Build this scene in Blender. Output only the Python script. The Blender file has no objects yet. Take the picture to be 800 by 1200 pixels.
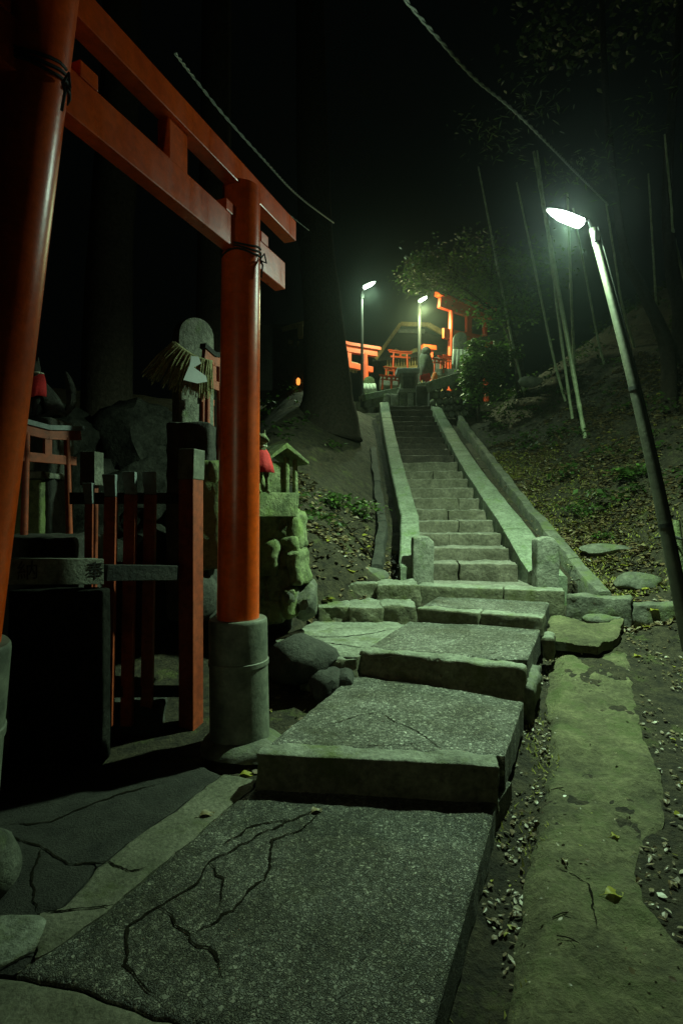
import bpy, bmesh, math, random
from mathutils import Vector, noise, Matrix
random.seed(7)
S = bpy.context.scene
C = S.collection
R = math.radians

# ---------------------------------------------------------------- camera, world, lights, exposure
F = 650.0            # focal length in pixels of the 800 x 1200 photograph
EYE = 1.5
cam = bpy.data.cameras.new("camera"); camo = bpy.data.objects.new("camera", cam); C.objects.link(camo)
cam.sensor_fit = 'VERTICAL'; cam.sensor_height = 36; cam.lens = F / 1200 * 36
cam.clip_end = 500; cam.clip_start = 0.05
camo.location = (0, 0, EYE); camo.rotation_euler = (R(90), 0, 0)
S.camera = camo
w = bpy.data.worlds.new("World"); S.world = w; w.use_nodes = True
bgn = w.node_tree.nodes['Background']; bgn.inputs[0].default_value = (0.55, 0.8, 0.75, 1); bgn.inputs[1].default_value = 0.0008
S.view_settings.view_transform = 'Standard'; S.view_settings.look = 'None'
S.view_settings.exposure = 0; S.view_settings.gamma = 1
S.cycles.use_denoising = True
S.cycles.max_bounces = 6; S.cycles.diffuse_bounces = 3; S.cycles.glossy_bounces = 2
S.cycles.volume_bounces = 0; S.cycles.sample_clamp_indirect = 2.0
S.cycles.use_light_tree = True

def P(u, v, Y):
    """point of the place at depth Y seen at photograph pixel (u, v)"""
    return Vector(((u - 400) / F * Y, Y, EYE - (v - 600) / F * Y))
def G(u, v, z):
    """point on the horizontal plane z"""
    return P(u, v, (EYE - z) * F / (v - 600))

def lamp_light(name, loc, power, col, radius):
    l = bpy.data.lights.new(name, 'POINT'); l.energy = power; l.color = col; l.shadow_soft_size = radius
    o = bpy.data.objects.new(name, l); o.location = loc; C.objects.link(o); return o
LAMP = P(664, 254, 5.25)
GREEN = (0.66, 1.0, 0.70)
def spot_light(name, loc, power, col, radius, aim=(0, 0, -1), cone=165, blend=.6):
    l = bpy.data.lights.new(name, 'SPOT'); l.energy = power; l.color = col; l.shadow_soft_size = radius; l.spot_size = R(cone); l.spot_blend = blend
    o = bpy.data.objects.new(name, l); o.location = loc; o.rotation_euler = Vector(aim).to_track_quat('-Z', 'Y').to_euler(); C.objects.link(o); return o
spot_light('lamp_light', LAMP + Vector((0.0, -0.01, -0.10)), 1500, (0.62, 1.0, 0.60), 0.06, (-.02, .42, -1), 166, .7)
lamp_light('lamp_light', LAMP + Vector((0.0, -0.04, -0.13)), 75, (0.66, 1.0, 0.70), 0.05)
spot_light('lamp_light', P(432, 341, 17.0), 600, (0.66, 1.0, 0.62), 0.09, (.15, .12, -1), 160, .6)
lamp_light('lamp_light', P(434, 344, 16.9), 90, (0.66, 1.0, 0.62), 0.05)
lamp_light('lamp_light', P(497, 364, 20.0), 200, (0.95, 1.0, 0.42), 0.06)
spot_light('lamp_light', P(495, 359, 19.8), 1000, (0.80, 1.0, 0.50), 0.09, (.1, .1, -1), 168, .5)
BEHIND = Vector((-2.15, -3.0, 2.75))
lamp_light('lamp_light', BEHIND, 60, (0.88, 1.0, 0.60), 0.06)

# ---------------------------------------------------------------- materials
def mat(name, c1, c2=None, scale=6.0, rough=0.8, bump=0.3, bscale=30.0, spec=0.3, moss=None, mossamt=0.5, fine=0.35, side_tint=None):
    if rough > .75 and 'cloth' not in name: fine = max(fine, .62)
    m = bpy.data.materials.new(name); m.use_nodes = True
    nt = m.node_tree; n = nt.nodes; L = nt.links; b = n['Principled BSDF']
    g = n.new('ShaderNodeNewGeometry')
    c2 = c2 or tuple(x * 0.6 for x in c1)
    t = n.new('ShaderNodeTexNoise'); t.inputs['Scale'].default_value = scale; t.inputs['Detail'].default_value = 6; t.inputs['Roughness'].default_value = .65
    L.new(g.outputs['Position'], t.inputs['Vector'])
    r = n.new('ShaderNodeValToRGB'); r.color_ramp.elements[0].position = .35; r.color_ramp.elements[1].position = .68
    r.color_ramp.elements[0].color = (*c2, 1); r.color_ramp.elements[1].color = (*c1, 1)
    L.new(t.outputs['Fac'], r.inputs['Fac'])
    col = r.outputs['Color']
    t2 = n.new('ShaderNodeTexNoise'); t2.inputs['Scale'].default_value = bscale; t2.inputs['Detail'].default_value = 7; t2.inputs['Roughness'].default_value = .7
    L.new(g.outputs['Position'], t2.inputs['Vector'])
    mx = n.new('ShaderNodeMix'); mx.data_type = 'RGBA'; mx.blend_type = 'MULTIPLY'; mx.inputs[0].default_value = fine
    r2 = n.new('ShaderNodeValToRGB'); r2.color_ramp.elements[0].position = .3; r2.color_ramp.elements[1].position = .65
    L.new(t2.outputs['Fac'], r2.inputs['Fac'])
    L.new(col, mx.inputs['A']); L.new(r2.outputs['Color'], mx.inputs['B']); col = mx.outputs['Result']
    if moss:
        t3 = n.new('ShaderNodeTexNoise'); t3.inputs['Scale'].default_value = 3.3; t3.inputs['Detail'].default_value = 8; t3.inputs['Roughness'].default_value = .75
        L.new(g.outputs['Position'], t3.inputs['Vector'])
        r3 = n.new('ShaderNodeValToRGB'); r3.color_ramp.elements[0].position = .62 - mossamt * .3; r3.color_ramp.elements[1].position = .78 - mossamt * .3
        L.new(t3.outputs['Fac'], r3.inputs['Fac'])
        m3 = n.new('ShaderNodeMix'); m3.data_type = 'RGBA'
        L.new(r3.outputs['Color'], m3.inputs[0]); L.new(col, m3.inputs['A']); m3.inputs['B'].default_value = (*moss, 1); col = m3.outputs['Result']
    if side_tint:   # side faces are multiplied darker and browner than the upper faces
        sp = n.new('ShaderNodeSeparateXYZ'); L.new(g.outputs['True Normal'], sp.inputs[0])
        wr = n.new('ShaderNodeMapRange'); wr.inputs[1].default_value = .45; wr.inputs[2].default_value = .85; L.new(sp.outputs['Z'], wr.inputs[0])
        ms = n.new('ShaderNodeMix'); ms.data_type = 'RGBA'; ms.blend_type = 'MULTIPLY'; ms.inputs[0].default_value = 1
        L.new(col, ms.inputs['A']); ms.inputs['B'].default_value = (*side_tint, 1)
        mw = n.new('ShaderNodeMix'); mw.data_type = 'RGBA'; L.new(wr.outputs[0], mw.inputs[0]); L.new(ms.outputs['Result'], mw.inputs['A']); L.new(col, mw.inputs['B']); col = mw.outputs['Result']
    L.new(col, b.inputs['Base Color'])
    b.inputs['Roughness'].default_value = rough; b.inputs['Specular IOR Level'].default_value = spec
    if bump:
        bp = n.new('ShaderNodeBump'); bp.inputs['Strength'].default_value = bump; bp.inputs['Distance'].default_value = .02
        L.new(t2.outputs['Fac'], bp.inputs['Height']); L.new(bp.outputs[0], b.inputs['Normal'])
    return m

def gravel_mat(name, cols, scale=62.0, rough=.6, bump=1.0):
    """washed aggregate concrete: pebbles of many greys in dark mortar"""
    m = bpy.data.materials.new(name); m.use_nodes = True
    nt = m.node_tree; n = nt.nodes; L = nt.links; b = n['Principled BSDF']
    g = n.new('ShaderNodeNewGeometry')
    wn = n.new('ShaderNodeTexNoise'); wn.inputs['Scale'].default_value = 45; wn.inputs['Detail'].default_value = 3
    L.new(g.outputs['Position'], wn.inputs['Vector'])
    add = n.new('ShaderNodeVectorMath'); add.operation = 'MULTIPLY_ADD'; add.inputs[1].default_value = (.05, .05, .05)
    L.new(wn.outputs['Color'], add.inputs[0]); L.new(g.outputs['Position'], add.inputs[2])
    v = n.new('ShaderNodeTexVoronoi'); v.inputs['Scale'].default_value = scale; L.new(add.outputs[0], v.inputs['Vector'])
    v2 = n.new('ShaderNodeTexVoronoi'); v2.feature = 'DISTANCE_TO_EDGE'; v2.inputs['Scale'].default_value = scale; L.new(add.outputs[0], v2.inputs['Vector'])
    sep = n.new('ShaderNodeSeparateColor'); L.new(v.outputs['Color'], sep.inputs[0])
    r = n.new('ShaderNodeValToRGB'); el = r.color_ramp.elements
    el[0].color = (*cols[0], 1); el[1].color = (*cols[-1], 1)
    for i, c in enumerate(cols[1:-1]):
        e = el.new((i + 1) / (len(cols) - 1)); e.color = (*c, 1)
    L.new(sep.outputs[0], r.inputs['Fac'])
    edge = n.new('ShaderNodeValToRGB'); edge.color_ramp.elements[0].position = .0; edge.color_ramp.elements[1].position = .25
    edge.color_ramp.elements[0].color = (.55, .55, .52, 1); edge.color_ramp.elements[1].color = (1, 1, 1, 1)
    L.new(v2.outputs['Distance'], edge.inputs['Fac'])
    mx = n.new('ShaderNodeMix'); mx.data_type = 'RGBA'; mx.blend_type = 'MULTIPLY'; mx.inputs[0].default_value = .9
    L.new(r.outputs['Color'], mx.inputs['A']); L.new(edge.outputs['Color'], mx.inputs['B'])
    t = n.new('ShaderNodeTexNoise'); t.inputs['Scale'].default_value = 2.2; t.inputs['Detail'].default_value = 8; t.inputs['Roughness'].default_value = .7
    L.new(g.outputs['Position'], t.inputs['Vector'])
    tr = n.new('ShaderNodeValToRGB'); tr.color_ramp.elements[0].position = .36; tr.color_ramp.elements[1].position = .62
    tr.color_ramp.elements[0].color = (.26, .25, .17, 1)
    L.new(t.outputs['Fac'], tr.inputs['Fac'])
    m2 = n.new('ShaderNodeMix'); m2.data_type = 'RGBA'; m2.blend_type = 'MULTIPLY'; m2.inputs[0].default_value = .85
    L.new(mx.outputs['Result'], m2.inputs['A']); L.new(tr.outputs['Color'], m2.inputs['B'])
    t5 = n.new('ShaderNodeTexNoise'); t5.inputs['Scale'].default_value = 3.1; t5.inputs['Detail'].default_value = 10; t5.inputs['Roughness'].default_value = .78
    L.new(g.outputs['Position'], t5.inputs['Vector'])
    r5 = n.new('ShaderNodeValToRGB'); r5.color_ramp.elements[0].position = .55; r5.color_ramp.elements[1].position = .70; r5.color_ramp.elements[1].color = (.75, .75, .75, 1)
    L.new(t5.outputs['Fac'], r5.inputs['Fac']); m6 = n.new('ShaderNodeMix'); m6.data_type = 'RGBA'
    L.new(r5.outputs['Color'], m6.inputs[0]); L.new(m2.outputs['Result'], m6.inputs['A']); m6.inputs['B'].default_value = (.055, .06, .025, 1)
    L.new(m6.outputs['Result'], b.inputs['Base Color'])
    b.inputs['Roughness'].default_value = rough; b.inputs['Specular IOR Level'].default_value = .4
    ma = n.new('ShaderNodeMath'); ma.operation = 'MULTIPLY_ADD'; ma.inputs[1].default_value = .6
    L.new(sep.outputs[1], ma.inputs[0]); L.new(edge.outputs['Color'], ma.inputs[2])
    bp = n.new('ShaderNodeBump'); bp.inputs['Strength'].default_value = bump; bp.inputs['Distance'].default_value = .014
    L.new(ma.outputs[0], bp.inputs['Height']); L.new(bp.outputs[0], b.inputs['Normal'])
    return m

def translucent(m, k=.45):
    nt = m.node_tree; n = nt.nodes; b = n['Principled BSDF']; out = n['Material Output']
    t = n.new('ShaderNodeBsdfTranslucent'); s_ = n.new('ShaderNodeMixShader'); s_.inputs[0].default_value = k
    nt.links.new(b.inputs['Base Color'].links[0].from_socket, t.inputs['Color'])
    nt.links.new(b.outputs[0], s_.inputs[1]); nt.links.new(t.outputs[0], s_.inputs[2]); nt.links.new(s_.outputs[0], out.inputs['Surface'])
def emit(name, col, strength):
    m = bpy.data.materials.new(name); m.use_nodes = True
    b = m.node_tree.nodes['Principled BSDF']; b.inputs['Base Color'].default_value = (*col, 1)
    b.inputs['Emission Color'].default_value = (*col, 1); b.inputs['Emission Strength'].default_value = strength
    return m

def painted(name, c, rough=.3, dirt=.5):
    m = mat(name, c, tuple(x * (.72 if i == 0 else .6) for i, x in enumerate(c)), scale=2.5, rough=rough, bump=.06, bscale=22, spec=.5, fine=dirt)
    nt = m.node_tree; n = nt.nodes; b = n['Principled BSDF']
    g = n.new('ShaderNodeNewGeometry'); t = n.new('ShaderNodeTexNoise'); t.inputs['Scale'].default_value = 9; t.inputs['Detail'].default_value = 6
    mp = n.new('ShaderNodeMapping'); mp.inputs['Scale'].default_value = (1, 1, .15)
    nt.links.new(g.outputs['Position'], mp.inputs[0]); nt.links.new(mp.outputs[0], t.inputs['Vector'])
    mr = n.new('ShaderNodeMapRange'); mr.inputs[3].default_value = rough - .1; mr.inputs[4].default_value = rough + .25
    nt.links.new(t.outputs['Fac'], mr.inputs[0]); nt.links.new(mr.outputs[0], b.inputs['Roughness'])
    t4 = n.new('ShaderNodeTexNoise'); t4.inputs['Scale'].default_value = 17; t4.inputs['Detail'].default_value = 9; t4.inputs['Roughness'].default_value = .8
    mp4 = n.new('ShaderNodeMapping'); mp4.inputs['Scale'].default_value = (1, 1, .3); nt.links.new(g.outputs['Position'], mp4.inputs[0]); nt.links.new(mp4.outputs[0], t4.inputs['Vector'])
    r4 = n.new('ShaderNodeValToRGB'); r4.color_ramp.elements[0].position = .62; r4.color_ramp.elements[1].position = .72
    nt.links.new(t4.outputs['Fac'], r4.inputs['Fac']); src = b.inputs['Base Color'].links[0].from_socket
    m4 = n.new('ShaderNodeMix'); m4.data_type = 'RGBA'; m5 = n.new('ShaderNodeMath'); m5.operation = 'MULTIPLY'; m5.inputs[1].default_value = .65
    nt.links.new(r4.outputs['Color'], m5.inputs[0]); nt.links.new(m5.outputs[0], m4.inputs[0]); nt.links.new(src, m4.inputs['A']); m4.inputs['B'].default_value = (.10, .035, .02, 1); nt.links.new(m4.outputs['Result'], b.inputs['Base Color'])
    return m

M = {}
M['verm'] = painted('vermilion_paint', (.88, .115, .006), .24, .35)
M['vermold'] = painted('weathered_vermilion', (.40, .07, .02), .55, .6)
M['vermbright'] = painted('bright_vermilion', (.75, .08, .01), .45, .2)
M['blackbase'] = mat('black_stained_base', (.24, .25, .19), (.09, .10, .08), 4, .6, .3, 14, .4, fine=.5)
M['granite'] = mat('granite', (.30, .30, .25), (.15, .155, .125), 6, .8, .8, 30, moss=(.09, .13, .04), mossamt=.25)
M['kerb'] = mat('kerb_stone', (.34, .35, .29), (.17, .175, .135), 5, .8, 1.0, 26, moss=(.10, .12, .04), mossamt=.3, side_tint=(.66, .62, .50))
M['step'] = mat('step_stone', (.33, .31, .27), (.17, .16, .13), 4.5, .82, 1.0, 24, moss=(.10, .11, .05), mossamt=.15, side_tint=(.55, .52, .46))
M['stepdark'] = mat('dark_brown_step_stone', (.12, .10, .085), (.055, .048, .042), 4.5, .85, 1.0, 24, side_tint=(.7, .66, .62))  # darker, browner copy of the step stone, set on the upper steps
M['rail'] = mat('rail_stone', (.30, .33, .26), (.17, .20, .14), 3.5, .85, .7, 26, moss=(.10, .15, .05), mossamt=.35)
M['rock'] = mat('rock', (.20, .20, .16), (.085, .09, .07), 5, .85, 1.0, 22, moss=(.10, .12, .05), mossamt=.4)
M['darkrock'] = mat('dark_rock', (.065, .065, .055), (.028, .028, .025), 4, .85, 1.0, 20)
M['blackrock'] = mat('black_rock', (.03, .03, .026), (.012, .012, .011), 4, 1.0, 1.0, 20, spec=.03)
M['groundgreen'] = mat('yellow_green_moss', (.36, .34, .07), (.20, .20, .04), 9, .8, .2, 50)
M['mossy'] = mat('mossy_stone', (.26, .29, .15), (.08, .10, .045), 7, .9, 1.1, 24, moss=(.14, .18, .06), mossamt=.5)
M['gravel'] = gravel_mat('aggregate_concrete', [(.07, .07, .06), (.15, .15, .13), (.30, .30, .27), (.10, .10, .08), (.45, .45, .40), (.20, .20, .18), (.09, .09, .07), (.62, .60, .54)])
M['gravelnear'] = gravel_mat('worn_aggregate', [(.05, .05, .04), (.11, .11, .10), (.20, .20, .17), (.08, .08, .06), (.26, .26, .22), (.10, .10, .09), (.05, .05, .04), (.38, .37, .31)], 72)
M['strip'] = mat('smooth_concrete', (.21, .20, .15), (.11, .11, .075), 4, .85, .6, 50, moss=(.07, .08, .03), mossamt=.25)
M['asphalt'] = mat('old_asphalt', (.060, .058, .05), (.028, .027, .024), 7, .8, .9, 90)
M['channel'] = mat('concrete_channel', (.19, .18, .095), (.07, .065, .036), 3.4, .88, 1.1, 30, moss=(.07, .085, .03), mossamt=.4, fine=.6)
M['crackfill'] = mat('crack_soil', (.025, .022, .015), (.010, .009, .006), 9, 1.0, .8, 40, spec=.05)
M['dirt'] = mat('leafy_soil', (.075, .062, .035), (.022, .018, .012), 9, .9, 1.5, 30, fine=.75, moss=(.08, .095, .025), mossamt=.2)
M['bark'] = mat('cedar_bark', (.035, .028, .022), (.03, .025, .02), 6, 1.0, 1.0, 18, spec=.05)
M['bamboo'] = mat('bamboo_culm', (.45, .50, .32), (.26, .32, .18), 5, .4, .1, 20, spec=.5)
M['pole'] = mat('galvanised_pole', (.065, .065, .045), (.03, .03, .022), 5, .5, .2, 25, spec=.5)
M['metal'] = mat('dark_metal', (.03, .033, .03), (.015, .015, .015), 5, .6, .1, 25, spec=.2)
M['cable'] = mat('pale_cable', (.45, .47, .42), (.25, .27, .24), 20, .5, .1, 60, spec=.5)
M['blackwood'] = mat('blackened_wood', (.045, .045, .04), (.02, .02, .02), 5, .8, .5, 30)
M['wood'] = mat('weathered_wood', (.60, .46, .20), (.36, .27, .12), 5, .75, .5, 30)
M['roofgrey'] = mat('grey_roof_board', (.30, .34, .34), (.18, .21, .22), 6, .6, .3, 30)
M['straw'] = mat('straw', (.60, .58, .32), (.34, .33, .16), 12, .8, .2, 60)
M['paper'] = mat('white_paper', (.62, .68, .70), (.50, .56, .58), 4, .7, .05, 30, fine=.1)
M['cloth'] = mat('red_cloth', (.60, .02, .025), (.38, .012, .015), 8, .8, .3, 60)
M['orangecloth'] = mat('orange_cloth', (.8, .2, .03), (.6, .12, .02), 8, .8, .3, 60)
M['ink'] = mat('black_ink', (.015, .015, .015), (.01, .01, .01), 8, .7, 0, 60)
M['white'] = mat('white_cloth', (.6, .62, .5), (.4, .42, .33), 8, .8, .2, 60)
M['lampshell'] = mat('lamp_housing', (.55, .57, .55), (.4, .42, .4), 8, .4, .1, 60)
M['leafb'] = mat('dead_leaf_brown', (.16, .11, .05), (.09, .06, .03), 30, .5, 0, 60, spec=.6)
M['leafp'] = mat('dead_leaf_pale', (.22, .18, .09), (.13, .10, .05), 30, .45, 0, 60, spec=.6)
M['leafy'] = mat('yellow_leaf', (.50, .46, .07), (.36, .34, .05), 20, .5, .1, 60, spec=.4)
M['leafg'] = mat('green_leaf', (.07, .13, .03), (.035, .07, .015), 10, .45, 0, 60, spec=.5)
M['leafg2'] = mat('bright_green_leaf', (.15, .27, .05), (.08, .15, .03), 10, .45, 0, 60, spec=.5)
M['glow'] = emit('lamp_glow', (.80, 1.0, .86), 170)
M['glowfar'] = emit('far_lamp_glow', (.75, 1.0, .82), 25)
M['lantern'] = emit('lantern_glow', (1.0, .30, .05), 1.6)

for q_ in ('leafg', 'leafg2', 'leafy'): translucent(M[q_])
# ---------------------------------------------------------------- helpers
class MB:
    def __init__(s): s.v = []; s.f = []; s.m = []; s.cur = 0
    def add(s, vs, fs):
        o = len(s.v); s.v += [Vector(a) for a in vs]
        s.f += [tuple(i + o for i in f) for f in fs]; s.m += [s.cur] * len(fs); return s
    def box(s, c, size, rz=0, rx=0, ry=0, top=1.0):
        a, b, d = (x / 2 for x in size)
        Mx = Matrix.Rotation(rz, 3, 'Z') @ Matrix.Rotation(ry, 3, 'Y') @ Matrix.Rotation(rx, 3, 'X')
        vs = [Mx @ Vector((x * a * (top if z > 0 else 1), y * b * (top if z > 0 else 1), z * d)) + Vector(c) for z in (-1, 1) for y in (-1, 1) for x in (-1, 1)]
        return s.add(vs, [(0, 2, 3, 1), (4, 5, 7, 6), (0, 1, 5, 4), (2, 6, 7, 3), (0, 4, 6, 2), (1, 3, 7, 5)])
    def bar(s, a, b, w_, h_, up=Vector((0, 0, 1))):
        """rectangular bar from a to b, w_ across, h_ along up"""
        a = Vector(a); b = Vector(b); d = (b - a).normalized(); side = d.cross(up)
        if side.length < 1e-4: side = Vector((1, 0, 0))
        side.normalize(); u2 = side.cross(d).normalized()
        vs = [p + side * sx * w_ / 2 + u2 * sz * h_ / 2 for p in (a, b) for sz in (-1, 1) for sx in (-1, 1)]
        return s.add(vs, [(0, 1, 3, 2), (4, 6, 7, 5), (0, 4, 5, 1), (2, 3, 7, 6), (0, 2, 6, 4), (1, 5, 7, 3)])
    def tube(s, pts, rad, n=10, cap=True):
        pts = [Vector(p) for p in pts]
        if not hasattr(rad, '__len__'): rad = [rad] * len(pts)
        vs = []; fs = []; prev = None
        for i, p in enumerate(pts):
            d = (pts[min(i + 1, len(pts) - 1)] - pts[max(i - 1, 0)]).normalized()
            if prev is None:
                x = d.cross(Vector((0.13, 1, 0.07)))
                if x.length < 1e-3: x = d.cross(Vector((1, 0, 0)))
            else: x = prev - d * prev.dot(d)
            x.normalize(); prev = x; y = d.cross(x)
            for k in range(n):
                a = k * 2 * math.pi / n; vs.append(p + (x * math.cos(a) + y * math.sin(a)) * rad[i])
        for i in range(len(pts) - 1):
            for k in range(n):
                fs.append((i * n + k, i * n + (k + 1) % n, (i + 1) * n + (k + 1) % n, (i + 1) * n + k))
        if cap: fs.append(tuple(range(n))[::-1]); fs.append(tuple(range((len(pts) - 1) * n, len(pts) * n)))
        return s.add(vs, fs)
    def prism(s, poly, off):
        """closed outline poly (list of points) extruded by vector off"""
        n = len(poly); off = Vector(off); vs = [Vector(p) for p in poly] + [Vector(p) + off for p in poly]
        return s.add(vs, [tuple(range(n))[::-1], tuple(range(n, 2 * n))] + [(i, (i + 1) % n, n + (i + 1) % n, n + i) for i in range(n)])
    def build(s, name, m, parent=None, smooth=False, bevel=0, origin=None, fix=True):
        me = bpy.data.meshes.new(name)
        if parent is not None: org = world_loc(parent)
        elif origin is not None: org = Vector(origin)
        else:
            zs = min(v.z for v in s.v); org = Vector((sum(v.x for v in s.v) / len(s.v), sum(v.y for v in s.v) / len(s.v), zs))
        me.from_pydata([tuple(v - org) for v in s.v], [], s.f)
        ms = m if isinstance(m, (list, tuple)) else [m]
        for q in ms: me.materials.append(M[q])
        if len(ms) > 1: me.polygons.foreach_set('material_index', s.m)
        if bevel or fix:
            bm = bmesh.new(); bm.from_mesh(me)
            if fix: bmesh.ops.recalc_face_normals(bm, faces=bm.faces)
            if bevel:
                es = [e for e in bm.edges if len(e.link_faces) == 2 and e.calc_face_angle(0) > .5]
                bmesh.ops.bevel(bm, geom=es, offset=bevel, segments=2, affect='EDGES', profile=.6)
            bm.to_mesh(me); bm.free()
        if smooth: me.polygons.foreach_set('use_smooth', [True] * len(me.polygons))
        if smooth == 'auto':
            me.set_sharp_from_angle(angle=R(40))
        me.update()
        o = bpy.data.objects.new(name, me); C.objects.link(o)
        if parent is not None: o.parent = parent
        else: o.location = org
        return o
def world_loc(o):
    p = Vector(o.location)
    while o.parent: o = o.parent; p = p + Vector(o.location)
    return p
def tag(o, label=None, cat=None, group=None, kind=None):
    if label: o['label'] = label
    if cat: o['category'] = cat
    if group: o['group'] = group
    if kind: o['kind'] = kind
    return o
def thing(name, label, cat, loc, group=None):
    o = bpy.data.objects.new(name, None); o.empty_display_size = .1; C.objects.link(o); o.location = loc
    return tag(o, label, cat, group)
def setting(name, loc=(0, 0, 0)):
    o = bpy.data.objects.new(name, None); o.empty_display_size = .1; C.objects.link(o); o.location = loc
    return tag(o, kind='structure')
def copy_tree(o, parent=None):
    c = o.copy(); C.objects.link(c)
    if parent: c.parent = parent
    for ch in list(o.children): copy_tree(ch, c)
    return c
def nz(p, f, seed=0.0):
    return noise.noise(Vector((p[0] * f + seed, p[1] * f - seed * .7, p[2] * f + seed * 1.3)))

def rock_box(c, size, yaw=0, amp=.012, rad=.02, seg=.07, tilt=(0, 0), seed=None, mb=None, freq=7.0):
    """a hewn block: rounded, uneven box"""
    seed = random.random() * 90 if seed is None else seed
    h = [x / 2 for x in size]; rad = min(rad, min(h) * .9)
    ax = []
    for k in range(3):
        inner = max(1, int(round(size[k] / seg)))
        a = [-(h[k] - rad) + 2 * (h[k] - rad) * i / inner for i in range(inner + 1)]
        ax.append([-h[k], -h[k] + rad * .3] + a + [h[k] - rad * .3, h[k]])
    n = [len(a) for a in ax]; idx = {}; vs = []; fs = []
    Mx = Matrix.Rotation(yaw, 3, 'Z') @ Matrix.Rotation(tilt[1], 3, 'Y') @ Matrix.Rotation(tilt[0], 3, 'X')
    def vid(i, j, k):
        key = (i, j, k)
        if key not in idx:
            p = Vector((ax[0][i], ax[1][j], ax[2][k]))
            q = Vector([max(-(h[a] - rad), min(h[a] - rad, p[a])) for a in range(3)])
            d = p - q
            nrm = d.normalized() if d.length > 1e-6 else Vector((0, 0, 1))
            p2 = q + nrm * rad
            pw = Mx @ p2 + Vector(c)
            a_ = nz(pw, freq, seed) * amp + nz(pw, freq * 3.7, seed) * amp * .45
            idx[key] = len(vs); vs.append(pw + Mx @ nrm * a_)
        return idx[key]
    for a in range(3):
        b, d = (a + 1) % 3, (a + 2) % 3
        for side in (0, n[a] - 1):
            for i in range(n[b] - 1):
                for j in range(n[d] - 1):
                    q = []
                    for (x, y) in ((i, j), (i + 1, j), (i + 1, j + 1), (i, j + 1)):
                        t = [0, 0, 0]; t[a] = side; t[b] = x; t[d] = y; q.append(vid(*t))
                    fs.append(tuple(q) if side else tuple(q[::-1]))
    mb = mb or MB(); mb.add(vs, fs); return mb

def ico(sub):
    bm = bmesh.new(); bmesh.ops.create_icosphere(bm, subdivisions=sub, radius=1)
    vs = [v.co.copy() for v in bm.verts]; fs = [tuple(v.index for v in f.verts) for f in bm.faces]; bm.free(); return vs, fs
ICO = {k: ico(k) for k in (1, 2, 3, 4)}
def boulder(c, r, seed=None, sub=3, cuts=9, mb=None, rough=.07, keep=.8):
    seed = random.random() * 99 if seed is None else seed
    rnd = random.Random(seed); vs, fs = ICO[sub]; out = []
    pl = []
    for _ in range(cuts):
        d = Vector((rnd.gauss(0, 1), rnd.gauss(0, 1), rnd.gauss(0, 1))).normalized(); pl.append((d, rnd.uniform(.62, .9)))
    ang = rnd.uniform(-.3, .3); rm = Matrix.Rotation(ang, 3, 'Y')
    for v in vs:
        p = v.copy() * (1 + .18 * nz(v, 1.3, seed))
        for d, k in pl:
            e = p.dot(d) - k
            if e > 0: p -= d * e * keep
        p *= 1 + rough * nz(v, 4.5, seed) + rough * .5 * nz(v, 11, seed)
        p = rm @ p
        out.append(Vector((p.x * r[0], p.y * r[1], p.z * r[2])) + Vector(c))
    mb = mb or MB(); mb.add(out, fs); return mb

def seg_dist(px, py, a, b):
    dx, dy = b[0] - a[0], b[1] - a[1]; l = dx * dx + dy * dy
    t = 0 if l == 0 else max(0, min(1, ((px - a[0]) * dx + (py - a[1]) * dy) / l))
    qx, qy = a[0] + t * dx, a[1] + t * dy
    return math.hypot(px - qx, py - qy), qx, qy
def inside(px, py, poly):
    r_ = False; j = len(poly) - 1
    for i in range(len(poly)):
        xi, yi = poly[i][:2]; xj, yj = poly[j][:2]
        if (yi > py) != (yj > py) and px < (xj - xi) * (py - yi) / (yj - yi) + xi: r_ = not r_
        j = i
    return r_
def jag(pts, amp, step=.05, seed=1.0):
    out = []
    for a, b in zip(pts, pts[1:]):
        L_ = math.hypot(b[0] - a[0], b[1] - a[1]); n = max(1, int(L_ / step))
        for i in range(n):
            t = i / n; x = a[0] + (b[0] - a[0]) * t; y = a[1] + (b[1] - a[1]) * t
            k = amp if 0 < i else 0
            out.append((x + noise.noise(Vector((x * 13, y * 13, seed))) * k, y + noise.noise(Vector((x * 13, y * 13, seed + 9))) * k))
    out.append(tuple(pts[-1][:2])); return out
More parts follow.
